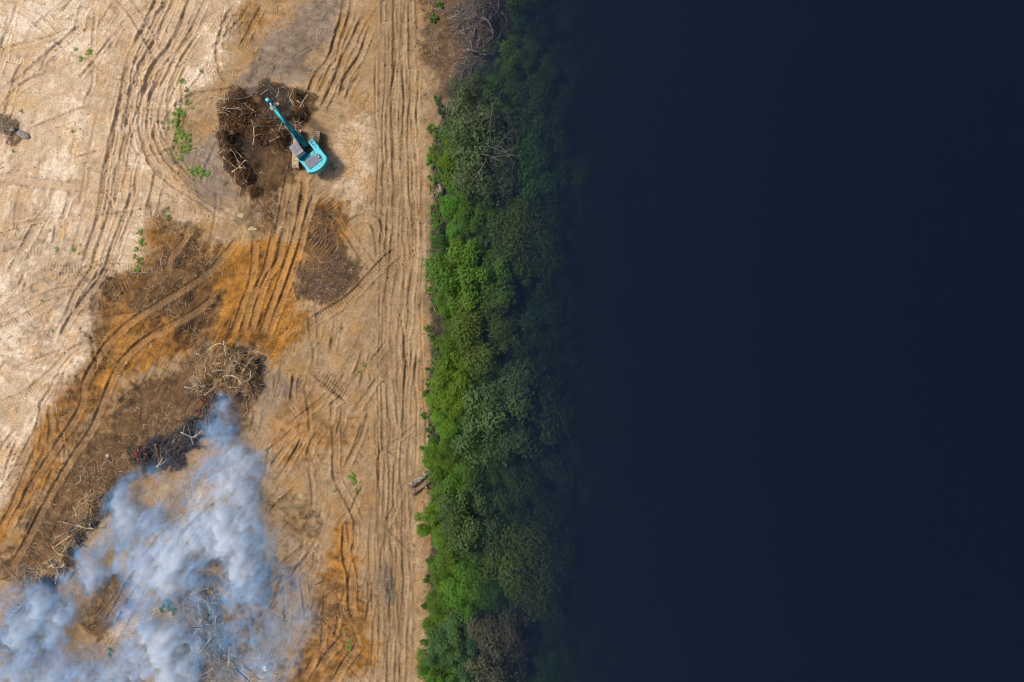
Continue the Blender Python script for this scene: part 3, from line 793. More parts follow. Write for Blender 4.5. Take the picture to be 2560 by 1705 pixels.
TREES = [
 (1245,30,55,'dark',"dark green tree at the top of the frame behind the grey root tangle"),
 (1205,125,46,'lime',"bright green tree nearest the lower end of the grey root tangle"),
 (1262,85,52,'dark',"dark tree standing behind the root tangle and the small bright crown"),
 (1215,175,66,'green',"mid green tree between the small bright crown and the ashen bare-branched trees"),
 (1135,175,34,'ash',"small ashen tree with silvery bare twigs touching the root tangle",True),
 (1112,240,62,'ash',"grey-green thin tree where the forest edge bends round the brown verge",True),
 (1165,270,60,'green',"green tree behind the grey-green thin tree at the bend of the edge"),
 (1115,350,88,'ash',"large ashen tree with many pale bare branches behind the lime bushes",True),
 (1060,325,36,'green',"small green tree between the ashen tree and the lime bushes"),
 (1195,345,75,'ash',"second ashen tree, darker, behind the large ashen one",True),
 (1065,400,46,'lime',"lime tree above the upturned stump"),
 (1185,410,55,'dark',"dark tree over the black gap in the canopy"),
 (1095,445,48,'ash',"pale tree with forked bare branch next to the white rock",True),
 (1065,490,50,'green',"leafy green tree just below the white rock"),
 (1130,500,58,'green',"green tree between the white rock and the banana plants"),
 (1185,470,50,'dark',"dark green tree behind the trees over the banana plants"),
 (1240,555,86,'olive',"big olive-brown crown behind the banana plants"),
 (1180,545,42,'green',"small green crown squeezed against the big olive-brown one"),
 (1072,592,42,'lime',"light green crown on top edge of the largest round crown"),
 (1112,638,82,'green',"largest round crown of the forest edge, fresh green"),
 (1045,695,42,'green',"green crown at the roadside foot of the largest round crown"),
 (1190,640,52,'blue',"bluish crown behind the largest round crown"),
 (1125,772,80,'olive',"wide yellow-green crown below the largest round crown"),
 (1060,800,48,'green',"green crown on the road side of the wide yellow-green crown"),
 (1195,760,60,'dark',"dark crown behind the wide yellow-green crown"),
 (1045,890,62,'lime',"bright green crown over the strip of dark leaf litter"),
 (1035,945,46,'lime',"yellowish crown under the bright green crown by the leaf litter"),
 (1105,870,55,'green',"green crown between the bright edge crown and the dark hollow"),
 (1185,965,100,'blue',"widest grey-green crown standing deep in the forest"),
 (1200,860,66,'blue',"blue-green crown above the widest grey-green crown"),
 (1100,950,48,'green',"green crown wedged before the widest grey-green crown"),
 (1012,1050,34,'lime',"low bright tree overhanging the upper end of the twin logs"),
 (1045,1060,44,'green',"green tree beside the leaning bare pole"),
 (1065,1120,58,'green',"full green tree beside the twin logs"),
 (1145,1110,46,'lime',"light green crown behind the full tree at the twin logs"),
 (1215,1105,52,'lime',"lone light green crown near the black hollow"),
 (1010,1195,42,'lime',"round lime-green tree nearest the road below the twin logs"),
 (1035,1230,40,'lime',"second lime crown merging with the round lime-green tree"),
 (1110,1180,74,'blue',"silvery blue-green crown behind the round lime-green tree"),
 (1060,1265,52,'green',"green tree under the round lime-green pair"),
 (1160,1255,60,'green',"shaded green tree under the silvery blue-green crown"),
 (1245,1310,98,'olive',"large olive crown half sunk in the added blue volume"),
 (1090,1340,62,'green',"leafy green crown behind the rust-tinged bushes"),
 (1160,1390,55,'dark',"dark crown between the leafy green crown and the large olive crown"),
 (1020,1365,40,'olive',"yellow-green tree beside the rust-tinged bushes"),
 (1045,1475,54,'blue',"soft blue-green crown near the lower frame edge by the road"),
 (1090,1430,46,'rust',"dry brownish crown above the soft blue-green crown"),
 (1150,1490,76,'rust',"pinkish-brown leafed tree behind the soft blue-green crown"),
 (1010,1440,36,'lime',"lime tree on the road side of the soft blue-green crown"),
 (1015,1545,46,'green',"green tree cut by the lower frame edge beside the road"),
 (1095,1555,52,'blue',"bluish tree cut by the lower frame edge under the brownish tree"),
 (1210,1450,58,'dark',"dark tree behind the pinkish-brown one"),
]
for t in TREES:
    x, y, r, kd, lb = t[:5]
    tree(x, y, r, kd, lb, "tree", twigs=len(t) > 5)
deep = random.Random(17)
occ = [(t[0], t[1], t[2]) for t in TREES]
def edge_x(y): return np.interp(y, [-60, 60, 170, 250, 330, 700, 1100, 1620], [1215, 1215, 1130, 1070, 1040, 1035, 1025, 1025])
cnt = 0
for tries in range(9000):                 # the rest of the closed canopy
    y = deep.uniform(-50, 1620); x = deep.uniform(edge_x(y), 1385); r = deep.uniform(34, 60) if x < 1200 else deep.uniform(50, 88)
    if all(math.hypot(x - a, y - b) > .54 * (r + c) for a, b, c in occ):
        occ.append((x, y, r)); cnt += 1
        if x < 1215:
            tree(x, y, r, deep.choice(['dark', 'green', 'green', 'blue']), "lower crown filling a gap between the taller crowns of the forest edge", "tree", h=deep.uniform(3, 4.6), group="lower trees between the edge crowns")
        else:
            tree(x, y, r, deep.choice(['dark', 'dark', 'green', 'olive', 'blue']), "tree crown fading into the added dark blue volume at the far side of the forest", "tree",
                 h=deep.uniform(5, 8.5), group="trees deep in the dark haze")
    if cnt > 115: break
print("filler trees", cnt)

# low shrubs on the verge
def shrub_mesh(name, kind, seed, n=1000, leaf=.125):
    g = np.random.default_rng(seed)
    k = 9
    cen = np.stack([g.uniform(-.8, .8, k), g.uniform(-.8, .8, k), g.uniform(.15, .5, k)], -1)
    w = g.integers(0, k, n)
    u = g.normal(size=(n, 3)); u /= np.linalg.norm(u, axis=1, keepdims=True)
    C = cen[w] + u * (.34 * g.random(n) ** .5)[:, None]; C[:, 2] = np.abs(C[:, 2])
    nrm = u * .6 + .5 * g.normal(size=(n, 3)); nrm[:, 2] += .9
    v, q, tn = leaf_cards(C, nrm, leaf * (.5 + .7 * g.random(n)), np.clip(.3 + .5 * g.random(n), 0, 1))
    return mesh_np(name, v, faces_quads=q, mat=LEAF[kind], attrs={"tone": tn}, smooth_shade=False, link=False)
SHR = {k: [shrub_mesh("foliage_" + k, k, 200 + i * 7 + j, *((300, .15) if k == 'weed' else ())) for j in range(3)] for i, k in enumerate(('lime', 'green', 'dark', 'olive', 'rust', 'weed'))}
def stem_mesh():
    bm = bmesh.new()
    for a in range(5):
        b = a * 1.26
        tube(bm, [Vector((0, 0, -.1)), Vector((math.cos(b) * .15, math.sin(b) * .15, .2)), Vector((math.cos(b) * .4, math.sin(b) * .4, .4))], [.03, .02, .008], 4)
    return bm_mesh("stems", bm, M_bark)
STEM = stem_mesh()
def shrub(x, y, r_px, kind, label, group, name="shrub", cat="shrub", hh=1.0):
    r = r_px * FV * K
    p = F(x, y, .3)
    e = thing(name, label, cat, (p.x, p.y, gz(p.x, p.y)), tr.uniform(0, 6.28), group)
    f = link_mesh("foliage", tr.choice(SHR[kind]), e); f.scale = (r, r, r * hh)
    s = link_mesh("stem", STEM, e); s.scale = (r, r, r * hh)
    return e
for x, y, r in [(992,300,14),(1010,315,17),(1030,330,18),(1000,345,18),(1022,362,18),(992,372,15),(1012,392,18),(1040,385,17),(996,408,14),(1035,415,18),(1052,352,18),(1045,300,14)]:
    shrub(x, y, r, 'weed', "bright lime bush in the thicket between road and ashen trees", "lime bushes above the stump")
for x, y, r in [(1005,478,11),(998,495,10),(1012,505,12),(1000,525,11),(1020,545,12),(1005,560,10),(985,640,9),(990,668,11),(998,690,10),(985,755,10),(992,770,9),(1000,790,10)]:
    shrub(x, y, r, 'weed', "small green shrub rooted in the litter strip between road and forest", "shrubs in the litter strip upper half")
for x, y, r in [(988,850,9),(985,880,10),(982,905,11),(990,930,10),(975,955,8),(985,985,10),(990,1010,11),(978,1030,12),(1005,1015,12)]:
    shrub(x, y, r, 'green', "low green shrub in the dark leaf litter above the twin logs", "shrubs above the twin logs")
for x, y, r in [(985,1290,12),(1000,1300,16),(985,1330,14),(980,1390,13),(1000,1400,17),(985,1430,13),(978,1480,12),(1000,1500,15),(985,1530,12),(1030,1320,17),(1040,1400,18),(1020,1290,15)]:
    shrub(x, y, r, deep.choice(['lime', 'olive', 'green']), "leafy bush on the forest edge in the lower stretch of the road", "bushes along the lower road")
for x, y, r in [(1010,1320,14),(1025,1345,15),(1050,1305,14),(1020,1425,12)]:
    shrub(x, y, r, 'rust', "rust-tinged bush with dry brown leaves at the forest edge", "rust-tinged bushes")
for x, y, r in [(1010,245,12),(1005,225,9),(995,40,10),(1010,10,9),(1022,260,10)]:
    shrub(x, y, r, 'green', "dark green weedy shrub on the brown verge by the root tangle", "shrubs on the brown verge")
# weeds on the clearing
for x, y, r in [(418,185,6),(425,205,5),(428,232,6),(440,246,4),(405,262,9),(418,256,7),(400,280,8),(412,300,10),(425,312,9),(405,320,7),(415,345,10),(428,338,8),(410,362,6),(440,390,8),(455,396,11),(472,402,8)]:
    shrub(x, y, r * 1.3, 'weed', "fresh green weed clump inside the curved ruts", "weeds inside the curved ruts", "weed_clump", "weeds", .4)
for x, y, r in [(318,535,6),(325,555,8),(312,575,6),(320,598,8),(310,618,7),(308,590,5),(380,480,5),(385,500,6)]:
    shrub(x, y, r * 1.2, 'weed', "dull green weed clump beside the dark comb marks", "weeds beside the comb marks", "weed_clump", "weeds", .5)
for x, y, r in [(805,1095,9),(815,1112,8),(820,1130,6),(770,1130,6),(835,840,6),(828,855,5),(800,1490,8),(803,1478,6),(763,378,4),(768,388,4),(640,412,3),(818,605,6)]:
    shrub(x, y, r, 'weed', "lone green weed tuft on the churned soil near the road", "weed tufts near the road", "weed_clump", "weeds", .5)
for x, y, r in [(170,110,5),(200,118,7),(185,135,6),(45,255,4),(165,570,6),(125,572,5),(95,692,4),(120,760,4),(240,575,3),(28,345,4),(165,300,4),(460,160,4),(500,75,4)]:
    shrub(x, y, r * 1.2, 'weed', "faint green sprout on the pale dry soil", "sprouts on the pale soil", "weed_clump", "weeds", .4)
for x, y, r in [(385,1390,12),(395,1405,10),(370,1400,9),(250,1500,9),(455,1200,5)]:
    shrub(x, y, r, 'green', "green weed clump showing through the smoke", "weeds under the smoke", "weed_clump", "weeds", .5)

# banana-like plants with broad leaves
def blade_mesh(seed):
    g = random.Random(seed)
    bm = bmesh.new(); prev = None
    n = 8
    for i in range(n + 1):
        t = i / n
        x = t * 1.0; z = .55 * math.sin(t * 2.3) - .05; w = .13 * math.sin(min(1, t * 1.15 + .06) * math.pi) ** .7 if t < .9 else .05 * (1 - t) / .1 + .004
        row = [bm.verts.new((x, -w, z - .04)), bm.verts.new((x, 0, z)), bm.verts.new((x, w, z - .04))]
        if prev:
            for k in range(2): bm.faces.new((prev[k], row[k], row[k + 1], prev[k + 1]))
        prev = row
    me = bm_mesh("leaf", bm, LEAF['blue'])
    me.attributes.new("tone", 'FLOAT', 'POINT')
    me.attributes["tone"].data.foreach_set("value", [.7] * len(me.vertices))
    return me
BL = blade_mesh(1)
def pstem():
    bm = bmesh.new(); tube(bm, [Vector((0, 0, -2.6)), Vector((.03, .02, -1.2)), Vector((0, 0, .05))], [.12, .09, .06], 8)
    return bm_mesh("stem", bm, M_bark)
PS = pstem()
for u, v, r, lb in [(1151,557,1.25,"star-shaped banana plant with broad leaves nearest the road"), (1188,587,1.5,"larger banana plant with long drooping leaves below the first"), (1216,592,1.2,"darker banana plant behind the larger one")]:
    p = W(u, v, 6.0)
    e = thing("banana_plant", lb, "plant", (p.x, p.y, gz(p.x, p.y)), tr.uniform(0, 6))
    z = 6.0 - e.location.z
    s = link_mesh("stem", PS, e); s.location = (0, 0, z); s.scale = (1, 1, z / 2.6)
    for i in range(11):
        b = link_mesh("leaf", BL, e); b.location = (0, 0, z); b.rotation_euler = (0, tr.uniform(-.35, .2), i * .571 + tr.uniform(-.15, .15)); sc = r * tr.uniform(.8, 1.1); b.scale = (sc, sc * 1.15, sc)

# forest undergrowth: one mass
n = 52000
ux = RNG.uniform(F(985, 0).x, F(1430, 0).x, n); uy = RNG.uniform(-43, 43, n)
fm = gz_np(ux, uy, Z_forest)
dens = smooth(-.15, .25, fbm(ux, uy, 2.0, 901, 3))
keep = RNG.random(n) < fm * np.clip(dens + .05, 0, 1)
ux, uy, dd = ux[keep], uy[keep], dens[keep]
uz = gz_np(ux, uy) + RNG.random(len(ux)) * (.3 + 1.4 * dd)
nr = RNG.normal(size=(len(ux), 3)) * .6; nr[:, 2] += 1
v, q, tn = leaf_cards(np.stack([ux, uy, uz], -1), nr, .10 + .14 * RNG.random(len(ux)), np.clip(RNG.random(len(ux)), 0, 1))
tag(mesh_np("undergrowth", v, faces_quads=q, mat=LEAF['green'], attrs={"tone": tn}, smooth_shade=False), "leafy undergrowth between the trunks", None, None, "stuff")

# thin grass sprouts on the soil
n = 9000
gx_ = RNG.uniform(-60, F(985, 0).x, n); gy_ = RNG.uniform(-41, 41, n)
gm = gz_np(gx_, gy_, GREEN) + .5 * np.exp(-((gx_ - F(978, 0).x) / .7) ** 2) * (RNG.random(n) < .6)
keep = RNG.random(n) < gm
gx_, gy_ = gx_[keep], gy_[keep]
rep = 4
gx_ = np.repeat(gx_, rep) + RNG.normal(0, .12, len(gx_) * rep); gy_ = np.repeat(gy_, rep) + RNG.normal(0, .12, len(gy_) * rep)
nr = RNG.normal(size=(len(gx_), 3)) * .8; nr[:, 2] += .8
v, q, tn = leaf_cards(np.stack([gx_, gy_, gz_np(gx_, gy_) + .04 + .1 * RNG.random(len(gx_))], -1), nr, .05 + .06 * RNG.random(len(gx_)), RNG.random(len(gx_)))
tag(mesh_np("grass", v, faces_quads=q, mat=LEAF['green'], attrs={"tone": tn}, smooth_shade=False), "sparse grass sprouting on the soil", None, None, "stuff")

# ------------------------------------------------------------------ wood: loose sticks (one mass) and single branches
def wood(name, col, var=.3):
    t = NT(name)
    tone = t.attr("tone").outputs["Fac"]
    n = t.noise(7, 4, .6, t.coord())
    c = t.mix(t.math('ADD', t.math('MULTIPLY', tone, .75), t.math('MULTIPLY', n, .3), clamp=True), tuple(x * .35 for x in col), tuple(min(.9, x * 1.35) for x in col))
    t.set(Base_Color=c, Roughness=.9, Specular_IOR_Level=.1)
    return t.m
M_stick = wood("stick_wood", (.36, .27, .18))
M_root = wood("root_wood", (.165, .085, .040))
M_charst = wood("charred_sticks", (.085, .08, .085))
M_dark = wood("dark_stems", (.20, .16, .13))
M_rootlit = wood("root_litter", (.22, .14, .095))
M_dry = wood("dry_wood", (.40, .25, .125))
M_fresh = simple("branch_fresh", (.52, .38, .23), .85, var=.3, nscale=5, spec=.1)
M_grey = simple("branch_weathered", (.36, .31, .26), .9, var=.35, nscale=4, spec=.1)
M_greydk = simple("root_grey", (.175, .150, .130), .9, var=.35, nscale=4, spec=.1)
M_brownw = simple("branch_brown", (.20, .125, .07), .9, var=.35, nscale=4, spec=.1)
M_char = simple("branch_charred", (.045, .042, .045), .9, var=.5, nscale=4, spec=.15, dirt=(.35, .34, .33), dirt_amt=.5)

def stick_mass(name, P, D, L, R, Z, tone, label, mat=M_stick, tilt=.3):
    """three-sided bent sticks: P centre xy, D direction angle, L length, R radius, Z height above the ground, tone colour"""
    n = len(P)
    dx = np.cos(D); dy = np.sin(D)
    bend = RNG.normal(0, .10, n) * L
    tz = RNG.normal(0, tilt, n) * L * .5
    pts = []
    for s, b in ((-.5, 0), (0, 1), (.5, 0)):
        x = P[:, 0] + dx * L * s - dy * bend * b; y = P[:, 1] + dy * L * s + dx * bend * b
        z = gz_np(x, y) + Z + (tz * s * 2) + .03
        z = np.maximum(z, gz_np(x, y) + R * .4)
        pts.append(np.stack([x, y, z], -1))
    verts = []
    for i, p in enumerate(pts):
        r = R * (1, .8, .45)[i]
        for a in (0.5, 2.6, 4.7):
            off = np.stack([-dy * np.cos(a) * r, dx * np.cos(a) * r, np.sin(a) * r], -1)
            verts.append(p + off)
    Vv = np.stack(verts, 1).reshape(-1, 3)
    b = np.arange(n)[:, None] * 9
    qs = []
    for ring in (0, 3):
        for k in range(3):
            qs.append(np.concatenate([b + ring + k, b + ring + (k + 1) % 3, b + ring + 3 + (k + 1) % 3, b + ring + 3 + k], 1))
    Q = np.stack(qs, 1).reshape(-1, 4)
    o = mesh_np(name, Vv, faces_quads=Q, mat=mat, attrs={"tone": np.repeat(np.clip(tone, 0, 1), 9)}, smooth_shade=False)
    return tag(o, label, None, None, "stuff")

# scattered twigs wherever there is litter
n = 120000
X = RNG.uniform(-61, F(1010, 0).x, n); Y = RNG.uniform(-42, 42, n)
lit = np.clip(gz_np(X, Y, Z_brown) * .8 + gz_np(X, Y, Z_grey) * .85 + .16 * gz_np(X, Y, Z_orange) + .07, 0, 1)
lit = lit * np.clip(.5 + 1.2 * fbm(X, Y, 3, 911, 3), .1, 1) * (1 - .85 * gz_np(X, Y, COMPACT)) * (1 - .7 * gz_np(X, Y, road)) * (1 - .85 * gz_np(X, Y, Z_char_shade))
k = RNG.random(n) < lit * .52
X, Y = X[k], Y[k]; n = len(X)
L = .18 + .55 * RNG.random(n) ** 2.2 + .7 * (RNG.random(n) < .06)
stick_mass("twigs", np.stack([X, Y], -1), RNG.uniform(0, 6.28, n), L, .010 + .014 * RNG.random(n) + .012 * L, .02 * np.ones(n), np.clip(.05 + .45 * gz_np(X, Y, Z_pale) + .9 * RNG.random(n) ** 2.0, 0, 1), "thin twigs and root ends strewn over the litter")

def pile(name, blobs, count, label, zmax, Lr=(.4, 1.5), dark=.0, along=None, rr_=(.018, .035), mat=None):
    P = []; T = []
    w = np.array([b[2] ** 2 for b in blobs], float); w /= w.sum()
    which = RNG.choice(len(blobs), count, p=w)
    ang = RNG.uniform(0, 6.28, count); rad_ = np.sqrt(RNG.random(count))
    bx = np.array([[F(b[0], b[1]).x, F(b[0], b[1]).y, b[2] * FV * K] for b in blobs])
    x = bx[which, 0] + np.cos(ang) * rad_ * bx[which, 2]; y = bx[which, 1] + np.sin(ang) * rad_ * bx[which, 2]
    z = RNG.random(count) ** 1.3 * zmax * (1 - .7 * rad_)
    L = Lr[0] + (Lr[1] - Lr[0]) * RNG.random(count) ** 2
    D = RNG.uniform(0, 6.28, count) if along is None else along + RNG.normal(0, .5, count)
    tone = np.clip(RNG.random(count) ** (2.4 + 2.5 * dark) * (1 - dark * .2), 0, 1)
    return stick_mass(name, np.stack([x, y], -1), D, L, rr_[0] + rr_[1] * RNG.random(count) * (L / Lr[1]) ** .5, z, tone, label, mat or M_stick)

pile("brush_pile", [(545,228,22),(528,265,22),(522,310,22),(530,350,20),(545,385,20),(565,412,18),(585,440,12),(560,285,30),(600,305,30),(640,318,22),(570,250,20),(690,260,18),(680,220,14)], 2600,
     "curved heap of torn roots and branches beside the digger", 1.2, (.3, 1.2), .9, None, (.02, .055), mat=M_root)
pile("brush_pile", [(490,850,38),(520,830,34),(555,850,36),(580,885,24),(475,880,26),(520,880,30)], 2600, "tangled heap of dry sticks above the main smoke plume", 1.2, (.35, 1.6), .8, None, (.02, .045), mat=M_dry)
pile("brush_pile", [(395,1035,26),(360,1025,22),(425,1005,26),(445,975,20),(330,1055,18),(350,1070,16),(410,1060,20)], 1000, "smouldering heap of charred sticks between two fires", .6, (.4, 1.6), .5, mat=M_charst)
pile("brush_pile", [(215,1165,32),(195,1190,26),(240,1145,18),(165,1240,22),(150,1280,22),(130,1310,18)], 1700, "half burnt stick heap along the edge of the lower smoke", .7, (.4, 1.7), .45, mat=M_dry)
pile("brush_pile", [(228,1160,20),(205,1195,20),(240,1145,14),(180,1235,16),(160,1265,16),(140,1300,16),(115,1335,16)], 1100, "blackened sticks along the burning edge of the lower smoke", .6, (.4, 1.6), .4, mat=M_charst)
pile("brush_pile", [(470,1370,30),(475,1430,34),(490,1490,34),(465,1540,30),(440,1400,24),(520,1540,26)], 2000, "long ash-covered heap of burnt branches under the smoke", .6, (.4, 1.8), .2)
pile("brush_pile", [(70,1420,44),(100,1370,34),(30,1470,34),(60,1330,30)], 900, "stick heap hidden in the thickest lower smoke", .5, (.5, 1.8), .2)
pile("brush_pile", [(1090,60,46),(1115,20,44),(1110,100,42),(1085,150,32),(1075,190,24),(1055,212,24),(1060,40,26)], 3200, "grey tangle of pushed-over roots and stems at the forest edge", 1.0, (.4, 1.8), .35, None, (.02, .045), mat=M_dark)
pile("brush_pile", [(750,640,38),(785,612,28),(712,660,28),(800,640,22),(735,675,24),(770,590,20),(700,630,20),(820,620,14),(690,670,18),(740,540,22),(770,560,20)], 800, "dark brown patch of root litter beside the orange scrape", .14, (.25, 1.1), .5, mat=M_rootlit)
pile("brush_pile", [(885,1340,18),(895,1370,16),(885,1310,12)], 500, "low ridge of rooty soil beside the lower road", .3, (.25, .9), .5)
pile("brush_pile", [(10,285,20),(28,295,14)], 400, "small brown stick heap above the grey boulders", .4, (.25, .8), .4)

# crumbs of soil thrown up by tracks
ICO_V = None
def clods(n_try, name, label):
    X = RNG.uniform(-61, F(1000, 0).x, n_try); Y = RNG.uniform(-42, 42, n_try)
    w = gz_np(X, Y, LOOSE) * .9 + .10 * gz_np(X, Y, Z_orange) + .004 + .2 * gz_np(X, Y, road) * (gz_np(X, Y, LOOSE) > .1)
    k = RNG.random(n_try) < w
    X, Y = X[k], Y[k]; n = len(X)
    bm = bmesh.new(); bmesh.ops.create_icosphere(bm, subdivisions=1, radius=1.0)
    iv = np.array([v.co[:] for v in bm.verts]); it = np.array([[v.index for v in f.verts] for f in bm.faces]); bm.free()
    # an octahedron is enough for a crumb
    iv = np.array([[1, 0, 0], [-1, 0, 0], [0, 1, 0], [0, -1, 0], [0, 0, 1], [0, 0, -1]], float)
    it = np.array([[0, 2, 4], [2, 1, 4], [1, 3, 4], [3, 0, 4], [2, 0, 5], [1, 2, 5], [3, 1, 5], [0, 3, 5]])
    r = .025 + .07 * RNG.random(n) ** 4 + .02 * RNG.random(n)
    sc = RNG.uniform(.6, 1.3, (n, 1, 3)) * r[:, None, None]
    th = RNG.uniform(0, 6.28, n); ca, sa = np.cos(th), np.sin(th)
    vv = iv[None] * sc + RNG.normal(0, .18, (n, 6, 3)) * r[:, None, None]
    x = vv[..., 0] * ca[:, None] - vv[..., 1] * sa[:, None]; y = vv[..., 0] * sa[:, None] + vv[..., 1] * ca[:, None]
    V = np.stack([x + X[:, None], y + Y[:, None], vv[..., 2] + (gz_np(X, Y) + r * .3)[:, None]], -1).reshape(-1, 3)
    T = (it[None] + (np.arange(n) * 6)[:, None, None]).reshape(-1, 3)
    at = {}
    fi = np.repeat(np.arange(n), 6)
    for nm, arrs in (("zone1", zone1), ("zone2", zone2), ("zone3", zone3), ("zone4", zone4)):
        at[nm] = np.stack([gz_np(X, Y, arrs[..., c]) for c in range(4)], -1)[fi]
    at["zone3"] = at["zone3"].copy(); at["zone3"][:, 3] *= .25; at["zone3"][:, 0] = np.clip(.6 + .5 * RNG.random(n), 0, 1)[fi]; at["zone3"][:, 3] = 0
    print("clods", n)
    return tag(mesh_np(name, V, faces_tris=T, mat=M_soil, attrs=at, smooth_shade=False), label, None, None, "stuff")
clods(100000, "soil_clods", "crumbled clods of soil along the ruts")

# single branches
def branch_mesh(seed, mat, curve=.12, forks=3):
    """unit-length branch lying along +X"""
    g = random.Random(seed)
    bm = bmesh.new()
    ph = g.uniform(0, 6); am = g.uniform(.3, 1) * curve
    f = lambda t: Vector((t - .5, am * math.sin(t * 3 + ph) + g.gauss(0, .006), .03 + .02 * math.sin(t * 5 + ph)))
    pts = [f(i / 7) for i in range(8)]
    tube(bm, pts, [.026 - .018 * i / 7 for i in range(8)], 6)
    for k in range(forks):
        i = g.randint(2, 6); a = g.choice([-1, 1]) * g.uniform(.4, 1.0); l = g.uniform(.14, .34)
        d = Vector((math.cos(a), math.sin(a), g.uniform(0, .3))) * l
        tube(bm, [pts[i], pts[i] + d * .55 + Vector((.01, .02, .01)), pts[i] + d], [.012, .008, .003], 4)
    return bm_mesh("branch", bm, mat)
BR = {k: [branch_mesh(300 + 11 * j + i * 50, m, c, fk) for j, (c, fk) in enumerate([(.06, 2), (.15, 3), (.04, 1), (.28, 3), (.02, 0)])] for i, (k, m) in enumerate({'fresh': M_fresh, 'grey': M_grey, 'brown': M_brownw, 'char': M_char, 'dark': M_greydk}.items())}
br = random.Random(21)
def branch(a, b, kind, label, group=None, thick=1.0, lift=.12, name="branch", tilt=None, fv=True, variant=None):
    """from picture point a to b"""
    p = F(*a) if fv else W(*a); q = F(*b) if fv else W(*b)
    za = gz(p.x, p.y) + lift; zb = gz(q.x, q.y) + lift
    p.z, q.z = za, zb
    d = q - p; L = d.length
    me = BR[kind][variant] if variant is not None else br.choice(BR[kind])
    o = link_mesh(name, me)
    o.location = (p + q) / 2
    o.rotation_mode = 'QUATERNION'
    o.rotation_quaternion = d.to_track_quat('X', 'Z')
    t = thick * (1.0 / max(L, .3)) ** .35
    o.scale = (L, L * t if t < 1.6 else L * 1.6, L * min(t, 1.6))
    return tag(o, label, "branch", group)

def scatter(n, blobs, kinds, label, group, Lpx=(18, 46), lift=(.2, .9), thick=(1.3, 2.6), ang=None):
    for i in range(n):
        b = br.choice(blobs); a = br.uniform(0, 6.28); r = b[2] * math.sqrt(br.random())
        x = b[0] + math.cos(a) * r; y = b[1] + math.sin(a) * r
        if math.hypot(x - 626, y - 235) < 34: continue
        th = br.uniform(0, 6.28) if ang is None else ang + br.gauss(0, .4)
        L = br.uniform(*Lpx) / 2
        branch((x - math.cos(th) * L, y + math.sin(th) * L), (x + math.cos(th) * L, y - math.sin(th) * L), br.choice(kinds), label, group, br.uniform(*thick), br.uniform(*lift))

scatter(58, [(545,235,24),(528,270,22),(522,315,22),(532,360,20),(560,400,20),(570,280,32),(610,305,30),(645,315,20),(580,250,24),(690,250,18)], ['grey', 'brown', 'brown', 'dark', 'fresh'],
        "torn branch lying in the root heap beside the digger", "branches in the heap beside the digger", (16, 46), (.3, 1.0))
scatter(52, [(490,850,38),(520,830,32),(555,855,36),(580,885,24),(475,885,26)], ['fresh', 'brown', 'brown', 'grey'], "dry branch lying in the heap above the main smoke plume", "branches in the heap above the plume", (18, 50), (.3, 1.0))
scatter(22, [(390,1030,36),(430,1005,30),(345,1040,26)], ['char', 'grey', 'brown', 'char'], "charred branch between the two fires", "charred branches between the fires", (20, 60))
scatter(30, [(215,1165,30),(190,1195,24),(160,1250,22),(140,1300,20)], ['fresh', 'grey', 'brown'], "half burnt branch along the edge of the lower smoke", "branches along the lower smoke edge", (20, 55))
scatter(36, [(470,1370,26),(475,1430,32),(490,1490,30),(465,1540,28),(560,1510,40)], ['grey', 'grey', 'char', 'fresh'], "ash-dusted branch under the smoke", "branches in the ash heap", (18, 55))
scatter(44, [(1090,60,40),(1115,20,38),(1112,100,36),(1085,150,28),(1080,190,20),(1060,205,20)], ['dark', 'dark', 'brown'], "grey stem in the root tangle at the forest edge", "stems in the root tangle", (24, 70), (.3, 1.1))
scatter(14, [(70,1420,50),(60,1480,40)], ['grey', 'fresh'], "pale branch seen through the thickest lower smoke", "branches in the lower smoke", (20, 60))
